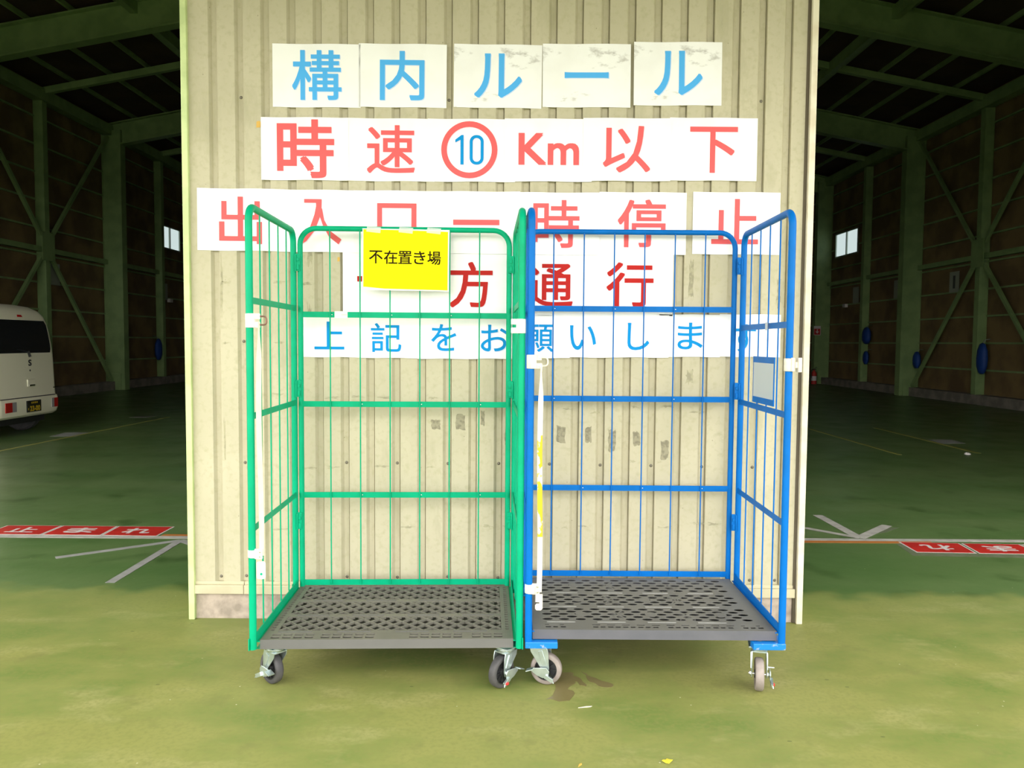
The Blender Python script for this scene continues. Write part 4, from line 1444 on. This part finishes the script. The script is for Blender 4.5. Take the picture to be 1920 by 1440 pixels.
puddle([(200, 190), (300, 185), (380, 200), (440, 196), (488, 210), (470, 235), (520, 250), (570, 270), (590, 310), (640, 345), (635, 365), (560, 350), (530, 312), (500, 305), (505, 330), (430, 370), (410, 400), (480, 420), (497, 450), (470, 490), (435, 535), (310, 548), (215, 520), (150, 522), (230, 480), (270, 390), (265, 345), (215, 325), (130, 310), (190, 260)], 'larger brown damp patch beside the grey trolley wheel')
puddle([(575, 190), (640, 215), (660, 240), (745, 265), (820, 300), (900, 318), (955, 340), (962, 360), (930, 378), (850, 376), (790, 365), (740, 325), (680, 312), (655, 290), (635, 255), (640, 235)], 'narrow brown damp streak separate from the larger patch')

# fallen leaf and flakes
p = fp(1251, 1429)
mb = MB()
pts = [(-0.018, -0.004), (-0.006, -0.011), (0.004, -0.012), (0.018, 0.0), (0.010, 0.006), (0.002, 0.016), (-0.004, 0.008), (-0.012, 0.004)]
vs = [(x, y, 0.003 + 0.006 * abs(x) / 0.018) for x, y in pts] + [(x, y, 0.0005 + 0.006 * abs(x) / 0.018) for x, y in pts] + [(0, 0, 0.0045), (0, 0, 0.001)]
n = len(pts)
mb.add(vs, [(i, (i + 1) % n, 2 * n) for i in range(n)] + [(n + (i + 1) % n, n + i, 2 * n + 1) for i in range(n)] + [(i, n + i, n + (i + 1) % n, (i + 1) % n) for i in range(n)])
o = mb.build('fallen_leaf', M_LEAF)
o.location = (p[0], p[1], 0)
tag(o, 'small yellow fallen leaf on the floor at the front', 'leaf')
for px, py, a, L, lab in ((1097, 1326, 0.2, 0.028, 'pale straw flake in front of the damp patch'), (1087, 1435, 0.9, 0.012, 'tiny yellow flake left of the fallen leaf')):
    p = fp(px, py)
    mb = MB()
    mb.prism([(-L, -0.002), (L * 0.6, -0.004), (L, 0.001), (L * 0.2, 0.004)], Matrix.Translation((0, 0, 0.0003)) @ Matrix.Rotation(a, 4, 'Z'), 0.002)
    o = mb.build('straw_flake', M_OTAPE if 'yellow' in lab else M_CPLAS)
    o.location = (p[0], p[1], 0)
    tag(o, lab, 'debris', 'flakes on the floor')

# ================================================================== VAN
van = thing('van', 'white delivery van seen from behind, parked along the dark hall', 'van', (-6.86, 11.0, 0))
VW, VL = 1.475, 3.39
# horizontal slices: z, rear x, front x, half width, corner radius
SL = [(0.27, -0.05, -3.34, 0.69, 0.12), (0.30, -0.015, -3.37, 0.72, 0.12), (0.36, 0.0, -3.39, 0.735, 0.12), (0.50, 0.0, -3.39, 0.7375, 0.12), (0.54, -0.01, -3.39, 0.7375, 0.12), (0.548, -0.035, -3.39, 0.735, 0.11), (0.80, -0.045, -3.38, 0.735, 0.12), (1.00, -0.05, -3.35, 0.732, 0.12),
      (1.15, -0.055, -3.22, 0.725, 0.12), (1.30, -0.065, -3.02, 0.712, 0.12), (1.45, -0.08, -2.84, 0.695, 0.12), (1.60, -0.10, -2.68, 0.672, 0.13), (1.70, -0.125, -2.55, 0.648, 0.15), (1.78, -0.17, -2.42, 0.612, 0.18), (1.84, -0.26, -2.25, 0.54, 0.20), (1.87, -0.42, -2.05, 0.42, 0.20), (1.88, -0.65, -1.8, 0.24, 0.12)]


def slice_pts(xr, xf, h, r, seg=6):
    out = []
    for cx, cy, a0 in ((xr - r, h - r, 0), (xf + r, h - r, 90), (xf + r, -h + r, 180), (xr - r, -h + r, 270)):
        for k in range(seg + 1):
            a = math.radians(a0 + 90 * k / seg)
            out.append((cx + r * math.cos(a), cy + r * math.sin(a)))
    return out


mb = MB()
rings = [[(x, y, z) for x, y in slice_pts(xr, xf, h, r)] for z, xr, xf, h, r in SL]
n = len(rings[0])
vs = [p for rg in rings for p in rg]
fs = [(i * n + j, i * n + (j + 1) % n, (i + 1) * n + (j + 1) % n, (i + 1) * n + j) for i in range(len(rings) - 1) for j in range(n)]
fs += [tuple(range(n))[::-1], tuple(range((len(rings) - 1) * n, len(rings) * n))]
mb.add(vs, fs)
mb.build('body', M_VAN, van, smooth=35)


def rear_x(y, z):
    for (z0, a0, _, h0, r0), (z1, a1, _, h1, r1) in zip(SL, SL[1:]):
        if z0 <= z <= z1:
            t = (z - z0) / (z1 - z0)
            a, h, r = a0 + t * (a1 - a0), h0 + t * (h1 - h0), r0 + t * (r1 - r0)
            d = abs(y) - (h - r)
            return a if d <= 0 else a - r + math.sqrt(max(r * r - d * d, 0))
    return 0.0


def rear_panel(name, m, yb0, yb1, yt0, yt1, z0, z1, off=0.006, ny=14, nz=8, rc=0.12, parent=van):
    """a panel lying on the van's back face, with softened corners"""
    mb = MB()
    vs, fs = [], []
    for side in (off, -0.02):
        for j in range(nz + 1):
            t = j / nz
            z = z0 + (z1 - z0) * t
            pin = rc * (max(0, 1 - t * 5) ** 2 + max(0, 1 - (1 - t) * 5) ** 2) * 0.25
            a, b = yb0 + (yt0 - yb0) * t + pin, yb1 + (yt1 - yb1) * t - pin
            for i in range(ny + 1):
                y = a + (b - a) * i / ny
                vs.append((rear_x(y, z) + side, y, z))
    m0 = (ny + 1) * (nz + 1)
    for j in range(nz):
        for i in range(ny):
            a = j * (ny + 1) + i
            q = (a, a + 1, a + ny + 2, a + ny + 1)
            fs += [q, tuple(k_ + m0 for k_ in q[::-1])]
    rim = [i for i in range(ny)] + [ny + j * (ny + 1) for j in range(nz)] + [nz * (ny + 1) + ny - i for i in range(ny)] + [(nz - j) * (ny + 1) for j in range(nz)]
    for a, b in zip(rim, rim[1:] + rim[:1]):
        fs.append((a, b, b + m0, a + m0))
    mb.add(vs, fs)
    return mb.build(name, m, parent, smooth=40)


rear_panel('rear_window', M_VGLASS, -0.60, 0.60, -0.56, 0.545, 1.175, 1.640, 0.005)
rear_panel('brake_light', M_VRED, -0.07, 0.03, -0.06, 0.02, 1.685, 1.715, 0.012, 4, 3, 0)
rear_panel('tailgate_seam', M_VBLACK, -0.71, 0.71, -0.71, 0.71, 0.541, 0.552, 0.004, 14, 1, 0)
for s in (-1, 1):
    tl = rear_panel('tail_lamp', M_VRED, *((-0.565, -0.425) if s < 0 else (0.545, 0.66)) * 2, 0.365, 0.50, 0.010, 6, 4, 0.0)
    rear_panel('clear_lens', M_VCLEAR, *((-0.425, -0.335) if s < 0 else (0.49, 0.545)) * 2, 0.365, 0.50, 0.010, 4, 4, 0.0, tl)
mb = MB()
mb.b2((0.004, -0.115, 0.335), (0.016, 0.215, 0.500))
pl = mb.build('licence_plate', M_PLATE, van, bevel=0.004)
RY = Matrix(((0, 0, 1, 0), (1, 0, 0, 0), (0, 1, 0, 0), (0, 0, 0, 1)))     # local xy -> yz facing +x
mb = MB()
put_glyph(mb, '23-00', 0.235, 0.075, Matrix.Translation((0.0175, 0.065, 0.385)) @ RY, 0, 0.02)
for i in range(4):
    mb.add([(0.0175, -0.02 + i * 0.04, 0.455), (0.0175, 0.008 + i * 0.04, 0.455), (0.0175, 0.008 + i * 0.04, 0.480), (0.0175, -0.02 + i * 0.04, 0.480)], [(0, 1, 2, 3)])
mb.add([(0.0175, -0.095, 0.365), (0.0175, -0.075, 0.365), (0.0175, -0.075, 0.395), (0.0175, -0.095, 0.395)], [(0, 1, 2, 3)])
mb.build('plate_lettering', M_PLATEY, pl)
mb = MB()
put_glyph(mb, 'S', 0.075, 0.09, Matrix.Translation((-0.044, 0.07, 1.035)) @ RY, 0, 0.06)
mb.build('badge', M_VBLACK, van)
mb = MB()
mb.lathe([(0.016, 0), (0.014, 0.006), (0, 0.008)], Matrix.Translation((-0.052, 0.075, 0.925)) @ Matrix.Rotation(PI / 2, 4, 'Y'), 14)
mb.build('lock_button', M_VBLACK, van)
mb = MB()
mb.b2((-0.06, -0.01, 0.69), (-0.030, 0.17, 0.80))
hd_ = mb.build('tailgate_handle', M_VAN, van, bevel=0.012)
mb = MB()
mb.b2((-0.031, 0.02, 0.70), (-0.026, 0.15, 0.725))
mb.build('chrome_grip', M_CHROME, hd_, bevel=0.002)
mb = MB()
mb.bar((-0.045, 0.07, 1.12), (-0.06, 0.05, 1.20), 0.05, 0.03)
mb.bar((-0.05, 0.06, 1.19), (-0.075, -0.36, 1.255), 0.02, 0.012)
mb.build('rear_wiper', M_VBLACK, van)
for s in (-1, 1):
    mb = MB()
    for x0, x1 in ((-0.55, -1.25), (-1.33, -2.15)):
        y = s * 0.70
        mb.add([(x0, s * 0.722, 1.16), (x1, s * 0.722, 1.16), (x1, s * 0.645, 1.60), (x0 - 0.05, s * 0.645, 1.60), (x0, s * 0.69, 1.16), (x1, s * 0.69, 1.16), (x1, s * 0.61, 1.60), (x0 - 0.05, s * 0.61, 1.60)],
               [(0, 1, 2, 3), (4, 5, 6, 7), (0, 1, 5, 4), (1, 2, 6, 5), (2, 3, 7, 6), (3, 0, 4, 7)])
    mb.build('side_window', M_VGLASS, van)
    for x in (-0.55, -2.85):
        mb = MB()
        Mx = Matrix.Translation((x, s * 0.66, 0.265)) @ Matrix.Rotation(PI / 2, 4, 'X')
        mb.lathe([(0.15, -0.07), (0.24, -0.075), (0.265, -0.05), (0.265, 0.05), (0.24, 0.075), (0.15, 0.07), (0.15, -0.07)], Mx, 28)
        wh = mb.build('wheel', M_TYREB, van, smooth=40)
        mb = MB()
        mb.lathe([(0.16, -0.05), (0.15, -0.06), (0.05, -0.045), (0.05, 0.045), (0.15, 0.06), (0.16, 0.05), (0.16, -0.05)], Mx, 24)
        mb.build('wheel_disc', M_CHROME, wh, smooth=40)
mb = MB()
mb.b2((-0.15, -0.55, 0.17), (-3.0, 0.55, 0.30))
mb.build('underbody', M_VBLACK, van)
rear_panel('model_badge', M_CHROME, 0.60, 0.66, 0.60, 0.66, 0.645, 0.66, 0.004, 3, 1, 0)

# ================================================================== SMALL THINGS ON THE HALL WALLS
def wall_sign(s, y, z, digit, label):
    o = thing('number_sign', label, 'sign', (s * (HW - 0.06), y, z), 0, 'number papers on the hall walls')
    mb = MB()
    mb.b2((-0.004, -0.21, -0.26), (0.004, 0.21, 0.26))
    mb.build('paper', M_SIGNP, o)
    if digit:
        mb = MB()
        Mr = Matrix.Translation((-s * 0.006, 0, 0)) @ Matrix(((0, 0, -s, 0), (-s, 0, 0, 0), (0, 1, 0, 0), (0, 0, 0, 1)))
        put_glyph(mb, digit, 0.10 if digit == '1' else 0.17, 0.32, Mr, 0, 0.02)
        mb.build('lettering', M_SIGND, o)


wall_sign(1, 16.55, 2.95, '3', 'pale wall paper numbered 3 near the picture edge')
wall_sign(1, 19.45, 2.96, '1', 'pale wall paper beside the brace under the gusset of the wall without the van')
wall_sign(1, 22.3, 2.98, None, 'dim pale wall paper just behind the thick green column')
wall_sign(1, 25.0, 2.97, None, 'small dim wall paper below the lit window on the extinguisher side')
wall_sign(-1, 18.75, 2.93, None, 'pale wall paper beside the brace above the van')
wall_sign(-1, 21.85, 2.90, None, 'pale wall paper behind the thick green column on the van side')
wall_sign(-1, 24.65, 2.90, None, 'small dim wall paper below the lit window on the van side')


def blue_bundle(s, y, z, r, h, label):
    o = thing('blue_bundle', label, 'bundle', (s * (HW - 0.20), y, z), 0, 'blue bundles hanging on the girts')
    mb = MB()
    prof = [(0.02, h * 0.5), (r * 0.5, h * 0.46), (r * 0.9, h * 0.25), (r, 0), (r * 0.95, -h * 0.25), (r * 0.6, -h * 0.45), (0.05, -h * 0.5)]
    mb.lathe(prof, Matrix.Diagonal((0.55, 1, 1, 1)), 16)
    mb.build('folded_sheet', M_BSHEET, o, smooth=60)
    mb = MB()
    mb.tube([(0, 0, h * 0.48), (s * 0.06, 0, h * 0.6), (s * 0.17, 0, h * 0.62)], 0.012, 8)
    mb.build('hanging_hook', M_ALU, o)


blue_bundle(-1, 23.85, 1.08, 0.17, 0.66, 'blue bundle hanging beside the far thin column on the van side')
blue_bundle(1, 17.95, 1.08, 0.17, 0.72, 'largest blue bundle hanging beside the near thin column')
blue_bundle(1, 23.85, 1.66, 0.20, 0.52, 'blue bundle hanging high beside the far thin column')
blue_bundle(1, 23.85, 0.98, 0.14, 0.40, 'blue bundle hanging low under the higher one')
blue_bundle(1, 20.85, 0.98, 0.15, 0.45, 'blue bundle between the thick column and the brace foot')
for s, y, z, lab in ((-1, 24.95, 2.63, 'small white box on the girt under the lit window on the van side'), (1, 25.7, 2.66, 'small white box on the girt under the lit window on the extinguisher side')):
    mb = MB()
    mb.b2((s * (HW - 0.045), y - 0.10, z - 0.055), (s * (HW - 0.15), y + 0.10, z + 0.06))
    tag(mb.build('white_box', M_FWHITE, bevel=0.01), lab, 'box', 'white boxes on the girts')

# fire extinguisher and its sign at the last visible column
fx = HW - 0.66
o = thing('fire_extinguisher', 'fire extinguisher standing at the foot of the farthest green column', 'fire extinguisher', (fx + 0.05, 26.85, 0))
mb = MB()
mb.lathe([(0.085, 0.0), (0.09, 0.02), (0.09, 0.36), (0.07, 0.42), (0.035, 0.45), (0.03, 0.50), (0.0, 0.50)], Matrix.Identity(4), 20)
mb.build('cylinder', M_FRED, o, smooth=40)
mb = MB()
mb.b2((-0.06, -0.015, 0.50), (0.07, 0.015, 0.52))
mb.bar((-0.02, 0, 0.53), (0.09, 0, 0.58), 0.03, 0.012)
mb.build('lever', M_VBLACK, o)
mb = MB()
mb.tube(round_path([(-0.03, -0.02, 0.51), (-0.11, -0.05, 0.50), (-0.115, -0.05, 0.22)], 0.05), 0.012, 8)
mb.build('hose', M_VBLACK, o, smooth=40)
mb = MB()
mb.lathe([(0.091, 0.12), (0.091, 0.28)], Matrix.Identity(4), 20)
mb.build('label_band', M_FWHITE, o, smooth=40)
o = thing('extinguisher_sign', 'small red square sign with white down arrow on the farthest green column', 'sign', (HW - 0.46, 27.06, 1.86))
mb = MB()
mb.b2((-0.12, -0.004, -0.16), (0.12, 0.004, 0.16))
mb.build('plate', M_FWHITE, o)
mb = MB()
mb.b2((-0.105, -0.006, -0.145), (0.105, -0.004, 0.065))
mb.build('red_field', M_FRED, o)
mb = MB()
mb.prism([(-0.015, 0.045), (-0.015, -0.03), (-0.06, -0.03), (0, -0.11), (0.06, -0.03), (0.015, -0.03), (0.015, 0.045)], Matrix.Translation((0, -0.0065, 0)) @ ROT_WALL, 0.001)
mb.build('arrow', M_FWHITE, o)
